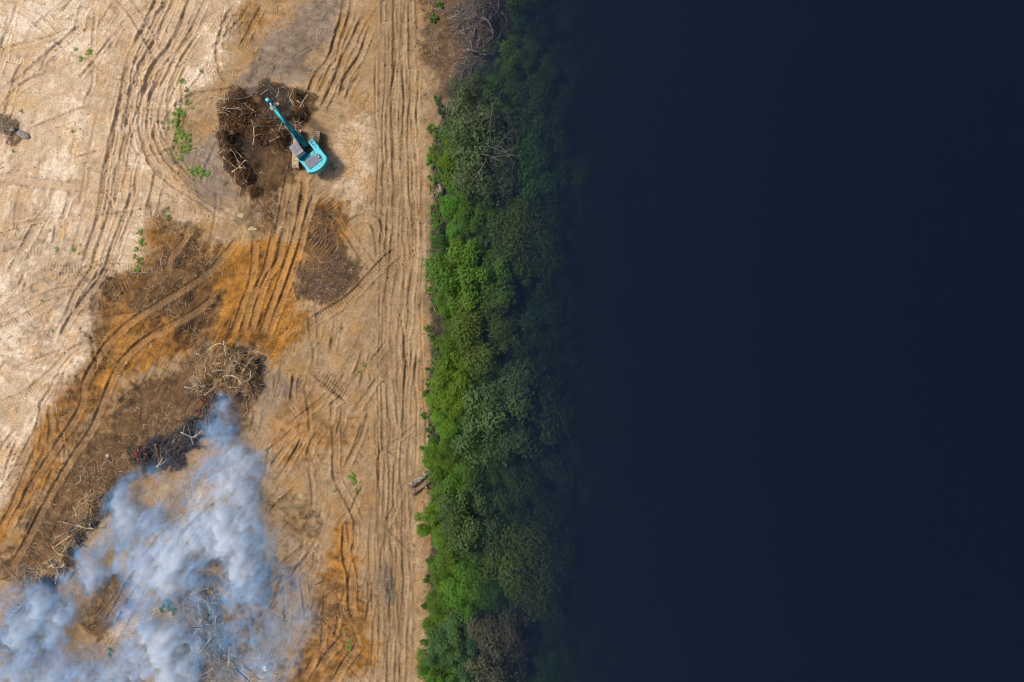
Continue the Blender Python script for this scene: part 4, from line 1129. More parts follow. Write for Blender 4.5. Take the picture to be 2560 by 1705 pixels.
for a, b, kd, lb, th in [
 ((549,220),(556,262),'grey',"long straight grey stick leaning on the top of the digger's root heap",1.0),
 ((565,345),(612,398),'fresh',"long pale stick pointing out of the lower root heap toward the scraped hollow",1.2),
 ((664,333),(693,331),'fresh',"short thick pale stick below the digger's bucket",1.8),
 ((750,312),(772,293),'fresh',"single pale stick lying between digger boom and rutted soil",1.0),
 ((522,292),(550,315),'grey',"pale stick on bare soil outside the root heap",1.0),
 ((559,465),(578,438),'brown',"stout dark stick lying on soil below the root heap",2.0),
 ((395,1168),(440,1094),'fresh',"long pale pole reaching out of the charred heap into the smoke",1.5),
 ((400,1163),(455,1125),'grey',"grey pole crossing the long pale one at the charred heap",1.4),
 ((425,1180),(452,1085),'brown',"dark forked pole next to the long pale one",1.3),
 ((142,1342),(206,1314),'grey',"long bent silvery branch at the rim of the lower smoke",1.3),
 ((146,1443),(172,1352),'fresh',"long split pale log end rising from blue smoke",1.6),
 ((152,1455),(164,1420),'fresh',"broad splintered pale piece at the foot of the long split log",2.6),
 ((170,1448),(205,1412),'grey',"thick grey stick beside the splintered pale piece",2.2),
 ((205,1405),(238,1433),'grey',"forked pale branch lying on clear ground under thin smoke",1.2),
 ((225,1332),(258,1276),'brown',"dark pole at the ember edge of the lower heap",1.4),
 ((90,1615),(128,1590),'grey',"pale stick low in the smoke near the frame corner",1.2),
 ((130,1600),(152,1578),'fresh',"second pale stick beside the one near the frame corner",1.2),
 ((1062,735),(1066,700),'grey',"curved whitish branch on the verge beside the road",1.6),
 ((1120,202),(1142,206),'fresh',"short pale stick on brown verge below the root tangle",1.4),
 ((1062,32),(1084,30),'fresh',"pale stick at the road edge near the top",1.0),
 ((1240,0),(1281,12),'brown',"thick broken stem end at the top of the root tangle",2.2),
 ((668,918),(596,985),'brown',"long thin stick sloping down from the plume heap to bare soil",.8),
 ((655,991),(674,985),'fresh',"pale stick on soil beside the plume heap",1.2),
 ((619,1025),(618,1003),'fresh',"upright-looking pale stick under the plume heap",1.4),
 ((878,1375),(890,1352),'fresh',"pale stick lying across the orange rut",1.0),
 ((900,1405),(912,1372),'grey',"dark grey stick beside the orange rut in the lower middle",1.1),
 ((788,1460),(806,1435),'char',"dark stick on churned soil beside the thinning smoke",1.4),
 ((680,1155),(672,1145),'fresh',"white chip-like stick beside the smoke's sharp edge",1.6),
 ((735,726),(748,720),'fresh',"white stick on the brown root litter",1.8),
 ((610,678),(632,698),'grey',"thin straight stick on the orange scrape",.8),
 ((665,700),(686,688),'fresh',"small forked pale twig on the crawler tracks",1.0),
 ((330,684),(372,680),'grey',"bent grey branch by the dull weeds",1.0),
 ((165,978),(175,992),'fresh',"small pale bent stick on the dark brown track edge",1.0),
 ((425,372),(431,350),'fresh',"white stick standing out beside the weeds",1.2),
 ((470,374),(505,368),'grey',"white forked twig between weeds and root heap",1.0),
]:
    if kd: branch(a, b, kd, lb, None, th, .1, "branch", fv=False)
# charred poles standing in the plume fire, fanned out
for i, (a, b) in enumerate([((513,1008),(493,1048)),((518,1012),(513,1060)),((521,1012),(522,1090)),((532,1035),(545,1105)),((538,1010),(552,1058)),((515,1020),(509,1075)),((541,1000),(540,1020)),((527,1030),(536,1090))]):
    branch(a, b, 'char', "blackened pole fanned out below the embers of the plume fire", "blackened poles of the plume fire", 1.1, .35, "charred_pole", fv=False, variant=2)

# twisted big roots of the tangle
def big_root(pts, r, label):
    bm = bmesh.new()
    P = []
    for (u, v, z) in pts:
        p = W(u, v, z); p.z = z + gz(p.x, p.y); P.append(p)
    base = P[0].copy()
    fine = []
    Q = [P[0] * 2 - P[1]] + P + [P[-1] * 2 - P[-2]]
    for i in range(1, len(Q) - 2):
        for k in range(5):
            t = k / 5; a, b, c, d = Q[i - 1:i + 3]
            fine.append(.5 * ((2 * b) + (c - a) * t + (2 * a - 5 * b + 4 * c - d) * t * t + (3 * b - a - 3 * c + d) * t ** 3) - base)
    fine.append(P[-1] - base)
    tube(bm, fine, [r * (1 - .65 * i / (len(fine) - 1)) for i in range(len(fine))], 8)
    o = link_mesh("root", bm_mesh("root", bm, M_greydk)); o.location = base
    return tag(o, label, "root")
big_root([(1205,52,.9),(1222,60,1.2),(1232,80,1.2),(1230,100,1.0),(1212,114,.6)], .16, "thick arched root at the heart of the grey tangle")
big_root([(1246,0,.8),(1248,20,1.2),(1240,35,1.2),(1228,50,1.0),(1222,62,.7)], .09, "root running from the frame top down to the arched root")
big_root([(1252,30,1.0),(1264,42,1.4),(1268,55,1.4),(1264,68,1.2),(1274,80,1.0)], .09, "S-shaped root nearest the dark trees")
big_root([(1258,76,1.0),(1252,90,1.1),(1244,98,.9),(1232,110,.6)], .07, "short hooked root beside the arched root")
big_root([(1150,78,.4),(1165,90,.5),(1176,104,.5)], .06, "light stick-like root at the soil side of the tangle")
big_root([(1208,96,.8),(1209,120,.9),(1202,128,.8),(1197,118,.6)], .06, "V-shaped root at the lower end of the tangle")
big_root([(1168,140,.3),(1160,152,.4),(1163,164,.4),(1160,180,.4),(1165,196,.3)], .11, "pale bone-like root at the bend of the forest edge")

# upturned stump with its root fan
st = thing("tree_stump", "upturned pale tree stump with a fan of roots on the verge", "stump", W(1100, 473, .5), 0)
st.location.z = gz(st.location.x, st.location.y)
bm = bmesh.new()
tube(bm, [Vector((.28, -.18, .25)), Vector((.1, .0, .45)), Vector((-.02, .35, .5)), Vector((-.18, .62, .35))], [.26, .22, .16, .08], 9)
M_stump = simple("stump_wood", (.34, .26, .18), .9, var=.3, nscale=6, spec=.1)
link_mesh("butt", bm_mesh("butt", bm, M_stump), st)
g = random.Random(9)
for i in range(15):
    a = rad(165 + i * 7.5 + g.uniform(-6, 6)); L = g.uniform(.65, 1.15)
    bm = bmesh.new()
    s = Vector((.12, -.05 + g.uniform(-.1, .15), .4)); e = s + Vector((math.cos(a) * L, math.sin(a) * L, -.32))
    m = s.lerp(e, .5) + Vector((g.uniform(-.1, .1), g.uniform(-.12, .12), .12))
    tube(bm, [s, m, e], [.07, .045, .012], 5)
    link_mesh("root", bm_mesh("root", bm, M_stump), st)

# two felled logs by the road
def log(name, u0, v0, u1, v1, r0, r1, mat, label, knot=False):
    a = W(u0, v0, .4); b = W(u1, v1, .4)
    za = gz(a.x, a.y); zb = gz(b.x, b.y); a.z = za + r0 * .8; b.z = zb + r1 * .8
    d = b - a
    e = thing(name, label, "log", a, 0)
    bm = bmesh.new()
    g = random.Random(int(u0))
    n = 14
    pts = [d * (i / n) + Vector((g.gauss(0, .025), g.gauss(0, .025), .03 * math.sin(i))) for i in range(n + 1)]
    tube(bm, pts, [(r0 + (r1 - r0) * i / n) * (1 + g.gauss(0, .035)) for i in range(n + 1)], 14, cap=False)
    link_mesh("bark", bm_mesh("bark", bm, mat), e)
    for p, t, r in ((pts[0], pts[0] - pts[1], r0), (pts[-1], pts[-1] - pts[-2], r1)):
        bm = bmesh.new()
        tube(bm, [p - t.normalized() * .02, p + t.normalized() * .012], [r * .96, r * .95], 14)
        link_mesh("cut_end", bm_mesh("cut_end", bm, M_fresh), e)
    if knot:
        bm = bmesh.new(); p = pts[9]
        tube(bm, [p, p + Vector((.22, -.35, .1)), p + Vector((.3, -.55, .08))], [.18, .14, .11], 8)
        link_mesh("branch_stub", bm_mesh("branch_stub", bm, mat), e)
M_log1 = simple("log_grey", (.22, .175, .135), .9, var=.45, nscale=3.5, spec=.1, dirt=(.22, .13, .07), dirt_amt=.8)
M_log2 = simple("log_brown", (.19, .125, .08), .9, var=.4, nscale=4, spec=.1, dirt=(.18, .10, .05), dirt_amt=.8)
log("log", 1024, 1216, 1078, 1176, .40, .27, M_log1, "thick grey felled log, upper one of the twin logs by the road")
log("log", 1030, 1236, 1079, 1198, .30, .22, M_log2, "thinner brown felled log with a stub, lower one of the twin logs", True)
# leaning bare pole in the canopy
bm = bmesh.new(); P = [W(1133, 1085, 5.2), W(1140, 1105, 5.0), W(1146, 1140, 4.2), W(1150, 1160, 2.5)]; P.append(Vector((P[-1].x + .4, P[-1].y - .4, gz(P[-1].x, P[-1].y))))
b0 = P[-1].copy(); tube(bm, [p - b0 for p in P], [.06, .09, .11, .13, .15], 8)
o = link_mesh("dead_trunk", bm_mesh("dead_trunk", bm, M_bark_grey)); o.location = b0
tag(o, "bare grey trunk leaning over a dark gap in the canopy", "dead tree")

# rocks
def rock(u, v, r, col, label, sx=1.0, rz=0.0, name="boulder", zs=.6):
    p = W(u, v, .1)
    bm = bmesh.new(); bmesh.ops.create_icosphere(bm, subdivisions=3, radius=1)
    g = random.Random(int(u * 3 + v))
    o3 = Vector((g.uniform(0, 50), g.uniform(0, 50), g.uniform(0, 50)))
    from mathutils import noise as mn
    for vt in bm.verts:
        vt.co *= 1 + .28 * mn.noise(vt.co * 1.3 + o3) + .12 * mn.noise(vt.co * 3.5 + o3)
        vt.co = Vector((vt.co.x * r * sx, vt.co.y * r, vt.co.z * r * zs))
    for f in bm.faces: f.smooth = True
    m = simple("rock_" + str(int(u)), col, .9, var=.3, nscale=4, spec=.15)
    o = link_mesh(name, bm_mesh(name, bm, m)); o.location = (p.x, p.y, gz(p.x, p.y) + r * .12); o.rotation_euler = (0, 0, rz)
    return tag(o, label, "rock")
rock(1133, 497, .42, (.55, .55, .56), "white-grey rock half hidden at the forest edge below the stump", .8)
rock(31, 323, .34, (.24, .21, .16), "flat brownish boulder at the clearing's outer margin under the stick heap", 1.8, -.1)
rock(57, 336, .40, (.22, .20, .17), "long dark grey boulder next to the flat brownish one", 2.0, -.45)
rock(12, 322, .22, (.2, .18, .15), "small boulder beyond the flat brownish one", 1.2)
rock(316, 907, .16, (.4, .25, .1), "small orange lump of hard clay in the hollow between tracks", 1.2)
rock(268, 1140, .22, (.42, .36, .28), "pale lump like a bone on the brown litter beside the fire", 1.0)
rock(662, 1672, .32, (.55, .54, .52), "bright white ash lump at the edge of the burnt ground", .8, .3, "ash_lump", .3)

# puddles
M_water = NT("muddy_water").set(Base_Color=(.34, .25, .12), Roughness=.08, Specular_IOR_Level=.5).m
def puddle(u, v, a, b, label):
    p = W(u, v); bm = bmesh.new(); vs = []
    for k in range(28):
        t = k / 28 * 6.283; w = 1 + .18 * math.sin(3 * t + u) + .1 * math.sin(5 * t)
        vs.append(bm.verts.new((math.cos(t) * a * w, math.sin(t) * b * w, 0)))
    bm.faces.new(vs)
    zmax = max(gz(p.x + x, p.y + y) for x in (-a * .5, 0, a * .5) for y in (-b * .5, 0, b * .5))
    o = link_mesh("puddle", bm_mesh("puddle", bm, M_water)); o.location = (p.x, p.y, zmax + .01)
    tag(o, label, None, None, "structure")
puddle(602, 539, .40, .27, "small round muddy puddle"); puddle(631, 572, .50, .2, "oval muddy puddle")

# ------------------------------------------------------------------ excavator
M_teal = simple("paint_teal", (.010, .45, .52), .38, var=.10, nscale=2.5, dirt=(.22, .24, .19), dirt_amt=.45)
M_teal_d = simple("paint_teal_dark", (.008, .23, .27), .35, var=.2, nscale=2.5, dirt=(.10, .12, .11), dirt_amt=.4)
M_hood = simple("hood_grey", (.17, .195, .26), .5, var=.12, nscale=3)
M_cab = simple("cab_roof_grey", (.155, .14, .16), .5, var=.15, nscale=2, dirt=(.26, .20, .14), dirt_amt=.5)
M_glass = NT("cab_glass").set(Base_Color=(.02, .035, .045), Roughness=.08).m
M_black = simple("black_steel", (.018, .018, .02), .55, var=.3)
M_steel = NT("chrome_rod").set(Base_Color=(.75, .75, .78), Roughness=.15, Metallic=1.0).m
M_shoe = simple("track_steel", (.46, .32, .19), .8, var=.3, nscale=5, dirt=(.30, .19, .10), dirt_amt=.6)
M_bucket = simple("bucket_steel", (.36, .25, .16), .7, var=.3, nscale=4, dirt=(.17, .10, .06), dirt_amt=.6)
M_white = simple("white_panel", (.8, .8, .8), .5, var=.05)

def boxbm(bm, c, s, rot=None):
    r = bmesh.ops.create_cube(bm, size=1.0)
    M = Matrix.Translation(c) @ (rot.to_4x4() if rot else Matrix()) @ Matrix.Diagonal((s[0], s[1], s[2], 1))
    bmesh.ops.transform(bm, matrix=M, verts=r['verts'])
    return r['verts']
def part(name, bm, mat, parent, bevel=0.0):
    if bevel:
        bmesh.ops.bevel(bm, geom=[e for e in bm.edges], offset=bevel, segments=2, affect='EDGES', profile=.6)
    return link_mesh(name, bm_mesh(name, bm, mat), parent)
def box(name, c, s, mat, parent, bevel=.02, rot=None):
    bm = bmesh.new(); boxbm(bm, c, s, rot); return part(name, bm, mat, parent, bevel)
def prism(name, outline, z0, z1, mat, parent, bevel=.04):
    bm = bmesh.new()
    lo = [bm.verts.new((x, y, z0)) for x, y in outline]; hi = [bm.verts.new((x, y, z1)) for x, y in outline]
    n = len(outline)
    bm.faces.new(lo[::-1]); bm.faces.new(hi)
    for k in range(n): bm.faces.new((lo[k], lo[(k + 1) % n], hi[(k + 1) % n], hi[k]))
    if bevel:
        bmesh.ops.bevel(bm, geom=[e for e in bm.edges if abs(e.verts[0].co.z - e.verts[1].co.z) < 1e-5 and e.verts[0].co.z > (z0 + z1) / 2], offset=bevel, segments=3, affect='EDGES', profile=.6)
    return link_mesh(name, bm_mesh(name, bm, mat), parent)
def rod(name, a, b, r, mat, parent, sides=12):
    bm = bmesh.new(); tube(bm, [Vector(a), Vector(b)], [r, r], sides); return link_mesh(name, bm_mesh(name, bm, mat), parent)

piv = W(770.3, 377.2)
zg = gz(piv.x, piv.y)
EXG = .03 if True else float(np.percentile(H[np.searchsorted(ys, piv.y - 2):np.searchsorted(ys, piv.y + 2), np.searchsorted(xs, piv.x - 1.4):np.searchsorted(xs, piv.x + 1.4)], 80))
ex = thing("excavator", "turquoise crawler excavator digging at the root heap", "excavator", (piv.x, piv.y, EXG), 0)
# undercarriage: tilted 4 degrees from the picture's vertical
ua = rad(90 - 4)
UR = Matrix.Rotation(ua, 4, 'Z')
def ucar(o): o.matrix_local = UR; return o
def crawler(side):
    y0 = side * 1.06
    fr = ucar(box("track_frame", (0, y0, .46), (3.3, .36, .42), M_black, ex, .04))
    bm = bmesh.new()
    Lh, R = 1.68, .43          # half length between wheels, radius
    per = 4 * Lh + 2 * math.pi * R; n = 46
    for i in range(n):
        s = i / n * per
        if s < 2 * Lh: x, z, th = -Lh + s, R * 2, 0
        elif s < 2 * Lh + math.pi * R: a = (s - 2 * Lh) / R; x, z, th = Lh + math.sin(a) * R, R + math.cos(a) * R, -a
        elif s < 4 * Lh + math.pi * R: x, z, th = Lh - (s - 2 * Lh - math.pi * R), 0, math.pi
        else: a = (s - 4 * Lh - math.pi * R) / R; x, z, th = -Lh - math.sin(a) * R, R - math.cos(a) * R, math.pi - a
        rot = Matrix.Rotation(-th, 3, 'Y') if True else None
        c = Vector((x, y0, z + .03))
        boxbm(bm, c, (per / n * .90, .76, .05), rot)
        boxbm(bm, c + rot @ Vector((per / n * .3, 0, .04)), (.03, .74, .05), rot)
    ucar(part("track", bm, M_shoe, fr if False else ex, 0))
    for x in (-Lh, Lh):
        w = rod("sprocket" if x > 0 else "idler", (x, y0 - .2, R + .03), (x, y0 + .2, R + .03), R - .06, M_black, ex, 20); ucar(w)
    for x in (-1.0, -.5, 0, .5, 1.0):
        ucar(rod("roller", (x, y0 - .2, .16), (x, y0 + .2, .16), .1, M_black, ex, 12))
crawler(1); crawler(-1)
ucar(box("car_body", (0, 0, .62), (1.5, 1.75, .36), M_black, ex, .05))
rod("slew_ring", (0, 0, .8), (0, 0, 1.02), .62, M_black, ex, 32)

# upper structure, local +X toward the bucket
ha = math.atan2(.788, -.616)
HR = Matrix.Rotation(ha, 4, 'Z')
def up(o): o.matrix_local = HR; return o
deck = up(prism("deck", [(.25, -1.38), (.25, 1.3), (-2.75, 1.36), (-2.75, -1.36)], 1.02, 1.22, M_black, ex, .02))
# engine bay and side bodies with a slot for the boom
n = 12
arc = [(-2.35 - .62 * math.cos(t) - .0, 1.36 * math.sin(t)) for t in [(-1 + 2 * i / n) * math.pi / 2 for i in range(n + 1)]]
arc = [(-2.72 - .50 * (1 - (y / 1.36) ** 2), y) for y in [1.36 * (1 - 2 * i / n) for i in range(n + 1)]]
up(prism("counterweight", [(-2.35, -1.36)] + [(-2.35, 1.36)] + arc, 1.1, 2.22, M_teal, ex, .10))
up(prism("engine_bay", [(-1.16, -1.36), (-1.16, 1.34), (-2.347, 1.34), (-2.347, -1.36)], 1.22, 2.12, M_teal, ex, .05))
up(prism("side_body", [(.04, -1.36), (.04, -.72), (-1.157, -.72), (-1.157, -1.36)], 1.22, 2.02, M_teal, ex, .05))
up(prism("battery_box", [(-.92, .22), (-.92, 1.30), (-1.157, 1.30), (-1.157, .22)], 1.22, 1.9, M_teal, ex, .02))
# hood with louvres
hood = up(prism("engine_hood", [(-1.58, -.35), (-1.58, .98), (-2.62, 1.0), (-2.62, -.82), (-1.95, -.82), (-1.72, -.70)], 2.0, 2.30, M_hood, ex, .05))
for i in range(15):
    box("louvre", (-2.1, -.68 + i * .115, 2.315), (.88 if i > 2 else .55, .03, .05), M_black, hood, .005)
up(prism("hood_gasket", [(-1.50, -.45), (-1.50, 1.06), (-2.68, 1.08), (-2.68, -.92), (-1.95, -.94), (-1.62, -.80)], 2.0, 2.135, M_teal_d, ex, .02))
mf = up(box("exhaust_guard", (-2.18, -.68, 2.36), (.34, .15, .10), M_black, ex, .01))
box("exhaust_plate", (-2.18, -.68, 2.415), (.14, .09, .02), M_white, mf, 0)
up(rod("fuel_cap", (-1.36, .84, 2.1), (-1.36, .84, 2.2), .13, M_black, ex, 20))
up(rod("air_precleaner", (-1.30, -.55, 2.1), (-1.30, -.55, 2.24), .07, M_teal_d, ex, 14))
for x, y, sx, sy in [(-.25, -1.05, .05, .42), (-.38, -1.05, .05, .42), (-.12, -1.08, .05, .34), (-.62, -.98, .14, .2), (-.95, -1.02, .1, .22), (-.72, -1.25, .12, .1)]:
    up(box("access_step", (x, y, 2.035), (sx, sy, .03), M_black, ex, 0))
for x, y in [(-1.35, .2), (-1.35, -.1), (-1.3, -.95), (-1.45, -1.2), (-2.75, .8), (-2.85, .4), (-2.9, -.1), (-2.85, -.5), (-2.75, -.9)]:
    up(box("hatch_bolt", (x, y, 2.235 if x < -2.35 else 2.135), (.10, .10, .03), M_teal_d, ex, 0))
for y in (1.30, -1.32):
    for k in range(4):
        h = up(rod("handrail", (-1.3 - .25 * k, y, 2.3), (-1.55 - .25 * k, y, 2.3), .02, M_black, ex, 6))
    for k in range(5):
        up(rod("handrail_post", (-1.3 - .25 * k, y, 2.1), (-1.3 - .25 * k, y, 2.3), .018, M_black, ex, 6))
# cab
cabp = up(prism("cab", [(.52, .20), (.52, 1.18), (.40, 1.24), (-1.12, 1.24), (-1.14, .20)], 1.22, 2.78, M_teal_d, ex, .06))
prism("cab_roof", [(.50, .19), (.50, 1.19), (.40, 1.26), (-.86, 1.26), (-.86, .19)], 2.781, 2.88, M_cab, cabp, .04)
prism("roof_hatch", [(.30, .35), (.30, 1.08), (-.45, 1.08), (-.45, .35)], 2.88, 2.915, M_cab, cabp, .02)
for k in range(6):
    box("roof_rib", (-.08, .42 + k * .12, 2.925), (.62, .022, .02), M_cab, cabp, 0)
prism("rear_window", [(-.88, .26), (-.88, 1.18), (-1.10, 1.18), (-1.10, .26)], 2.781, 2.80, M_glass, cabp, 0)
box("windscreen", (.525, .69, 2.1), (.02, .84, 1.1), M_glass, cabp, 0)
box("side_window", (-.3, 1.247, 2.2), (1.2, .02, .8), M_glass, cabp, 0)
box("inner_window", (-.3, .193, 2.2), (1.2, .02, .8), M_glass, cabp, 0)
mi = rod("mirror_arm", (.45, 1.24, 2.6), (.62, 1.42, 2.6), .018, M_black, cabp, 6)
box("mirror", (.64, 1.45, 2.58), (.05, .18, .26), M_black, cabp, .01)
# boom: side profile extruded across
BY = -.26
def slab(name, prof, w, y, mat, bevel=.03, parent=ex, place=True):
    bm = bmesh.new()
    a = [bm.verts.new((x, y - w / 2, z)) for x, z in prof]; b = [bm.verts.new((x, y + w / 2, z)) for x, z in prof]
    n = len(prof)
    bm.faces.new(a); bm.faces.new(b[::-1])
    for k in range(n): bm.faces.new((a[k], b[k], b[(k + 1) % n], a[(k + 1) % n]))
    bmesh.ops.recalc_face_normals(bm, faces=bm.faces)
    if bevel: bmesh.ops.bevel(bm, geom=list(bm.edges), offset=bevel, segments=2, affect='EDGES')
    o = link_mesh(name, bm_mesh(name, bm, mat), parent)
    return up(o) if place else o
boom = slab("boom", [(-.15, 1.55), (.15, 1.45), (1.55, 3.15), (2.5, 3.95), (3.4, 4.22), (4.55, 4.38), (4.70, 4.55), (4.60, 4.72), (3.3, 4.86), (2.15, 4.72), (1.25, 3.85), (-.2, 1.9)], .42, BY, M_teal_d)
for s in (-1, 1):
    slab("boom_plate", [(-.2, 1.5), (.2, 1.42), (1.3, 2.75), (1.2, 3.6), (.9, 3.4)], .05, BY + s * .24, M_teal, .01)
    cyl = up(rod("boom_cylinder", (.35, BY + s * .36, 1.35), (1.45, BY + s * .36, 2.75), .095, M_teal_d, ex, 14))
    rod("cylinder_rod", (1.45, BY + s * .36, 2.75), (2.2, BY + s * .36, 3.75), .05, M_steel, cyl, 12)
    up(rod("hydraulic_hose", (.2, BY + s * .14, 2.6), (2.1, BY + s * .12, 4.80), .03, M_black, ex, 6))
    up(rod("hydraulic_hose", (2.1, BY + s * .12, 4.80), (3.9, BY + s * .10, 4.84), .026, M_black, ex, 6))
ac = up(rod("arm_cylinder", (1.9, BY, 4.86), (3.55, BY, 5.12), .10, M_teal, ex, 14))
rod("cylinder_rod", (3.55, BY, 5.12), (4.75, BY, 5.34), .055, M_steel, ac, 12)
# arm hanging under the boom end
arm = slab("arm", [(4.55, 5.52), (4.92, 5.55), (5.05, 4.9), (5.2, 4.2), (5.42, 2.35), (5.22, 2.2), (5.0, 2.35), (4.55, 4.3), (4.42, 4.8)], .34, BY, M_teal)
bc = up(rod("bucket_cylinder", (5.12, BY, 4.75), (5.55, BY, 3.4), .08, M_teal_d, ex, 12))
rod("cylinder_rod", (5.55, BY, 3.4), (5.62, BY, 2.6), .045, M_steel, bc, 10)
for s in (-1, 1):
    up(box("bucket_link", (5.45, BY + s * .24, 2.3), (.36, .05, .12), M_black, ex, .01))
up(rod("arm_pin", (4.66, BY - .3, 4.58), (4.66, BY + .3, 4.58), .09, M_black, ex, 14))
up(box("arm_end_cap", (4.74, BY, 5.57), (.30, .30, .05), M_teal, ex, .01))
# bucket: open shell with side plates and teeth
bk = up(link_mesh("bucket", None, ex)) if False else None
bm = bmesh.new()
prof = [(5.45, 2.05), (5.62, 1.7), (5.60, 1.25), (5.35, .95), (5.0, .92), (4.7, 1.12)]
w = .56
outer = [[bm.verts.new((x, BY + s * w, z)) for x, z in prof] for s in (-1, 1)]
inner = [[bm.verts.new((x - .05, BY + s * (w - .05), z + .05)) for x, z in prof] for s in (-1, 1)]
for k in range(len(prof) - 1):
    bm.faces.new((outer[0][k], outer[0][k + 1], outer[1][k + 1], outer[1][k]))
    bm.faces.new((inner[0][k], inner[1][k], inner[1][k + 1], inner[0][k + 1]))
for s in (0, 1):
    f = outer[s]; bm.faces.new(f if s == 0 else f[::-1]); g2 = inner[s]; bm.faces.new(g2[::-1] if s == 0 else g2)
    bm.faces.new((outer[s][0], outer[s][-1], inner[s][-1], inner[s][0]))
bm.faces.new((outer[0][0], outer[1][0], inner[1][0], inner[0][0])); bm.faces.new((outer[0][-1], outer[1][-1], inner[1][-1], inner[0][-1]))
bucket = up(link_mesh("bucket", bm_mesh("bucket", bm, M_bucket), ex))
slab("bucket_back", [(5.1, 2.25), (5.55, 2.1), (5.66, 1.7), (5.62, 1.6), (5.2, 1.95)], 1.10, BY, M_bucket, .02, bucket, False)
for k in range(5):
    box("tooth", (4.62, BY - .46 + k * .23, 1.1), (.24, .09, .07), M_shoe, bucket, .01)

# ------------------------------------------------------------------ fires
def emis(name, col, s):
    t = NT(name)
    n = t.noise(9, 3, .6, t.coord())
    t.set(Base_Color=(.03, .02, .02), Roughness=.9, Emission_Color=col)
    t.put(t.b.inputs["Emission Strength"], t.math('MULTIPLY', t.ramp(n, .40, .62), s))
    return t.m
M_ember = emis("ember_glow", (1.0, .07, .008), .9)
M_flame = emis("flame_glow", (1.0, .16, .012), 1.4)
M_coal = simple("charcoal", (.03, .028, .032), .9, var=.4, dirt=(.25, .24, .26), dirt_amt=.5)
def fire(u, v, r, n, label, flame=True):
    p = W(u, v); z = gz(p.x, p.y)
    e = thing("fire", label, "fire", (p.x, p.y, z), 0)
    g = random.Random(int(u + v))
    for i in range(n):
        bm = bmesh.new()
        a = g.uniform(0, 6.28); d = r * math.sqrt(g.random()); x, y = math.cos(a) * d, math.sin(a) * d
        kind = g.random()
        L = g.uniform(.06, .16) * (1.0 if kind < .4 else 2.2); th = g.uniform(0, 6.28)
        zz = gz(p.x + x, p.y + y) - z + g.uniform(.15, .45)
        tube(bm, [Vector((x - math.cos(th) * L, y - math.sin(th) * L, zz - .05)), Vector((x, y, zz + .04)), Vector((x + math.cos(th) * L, y + math.sin(th) * L, zz - .02))], [.022, .038, .018] if kind < .4 else [.05, .055, .03], 6)
        link_mesh("ember" if kind < .4 else "charcoal", bm_mesh("ember", bm, (M_flame if g.random() < .3 else M_ember) if kind < .4 else M_coal), e)
    if flame:
        for i in range(3):
            bm = bmesh.new()
            a = g.uniform(0, 6.28); d = r * .7 * math.sqrt(g.random()); x, y = math.cos(a) * d, math.sin(a) * d
            zz = gz(p.x + x, p.y + y) - z + .2; s = g.uniform(.05, .09)
            tube(bm, [Vector((x, y, zz)), Vector((x + .02, y, zz + s)), Vector((x + .06, y - .05, zz + 2.2 * s)), Vector((x + .12, y - .1, zz + 3.4 * s))], [s * .5, s * .9, s * .5, .01], 8)
            link_mesh("flame", bm_mesh("flame", bm, M_flame), e)
fire(352, 1136, .95, 80, "glowing fire of red embers in the black heap below the crawler tracks")
fire(512, 998, .38, 14, "small red ember cluster at the start of the main smoke plume")
fire(500, 1028, .3, 8, "faint red embers under the ember cluster of the plume", False)
fire(240, 1291, .28, 8, "tiny ember spot in the stick heap along the lower smoke", False)

# ------------------------------------------------------------------ smoke: real volume whose depth follows the plumes
def lens(name, X, Y, bottom, T, mat, label):
    ny, nx = X.shape
    top = np.stack([X, Y, bottom + np.maximum(T, .004)], -1).reshape(-1, 3); bot = np.stack([X, Y, np.broadcast_to(bottom, X.shape)], -1).reshape(-1, 3)
    n = nx * ny; ii = np.arange(n).reshape(ny, nx)
    q = np.stack([ii[:-1, :-1], ii[:-1, 1:], ii[1:, 1:], ii[1:, :-1]], -1).reshape(-1, 4)
    q2 = q[:, ::-1] + n
    def wall(a): return np.stack([a[:-1], a[:-1] + n, a[1:] + n, a[1:]], -1)
    sides = np.concatenate([wall(ii[0, ::1]), wall(ii[:, -1]), wall(ii[-1, ::-1]), wall(ii[::-1, 0])])
    o = mesh_np(name, np.concatenate([top, bot]), faces_quads=np.concatenate([q, q2, sides]), mat=mat)
    return tag(o, label, None, None, "stuff")

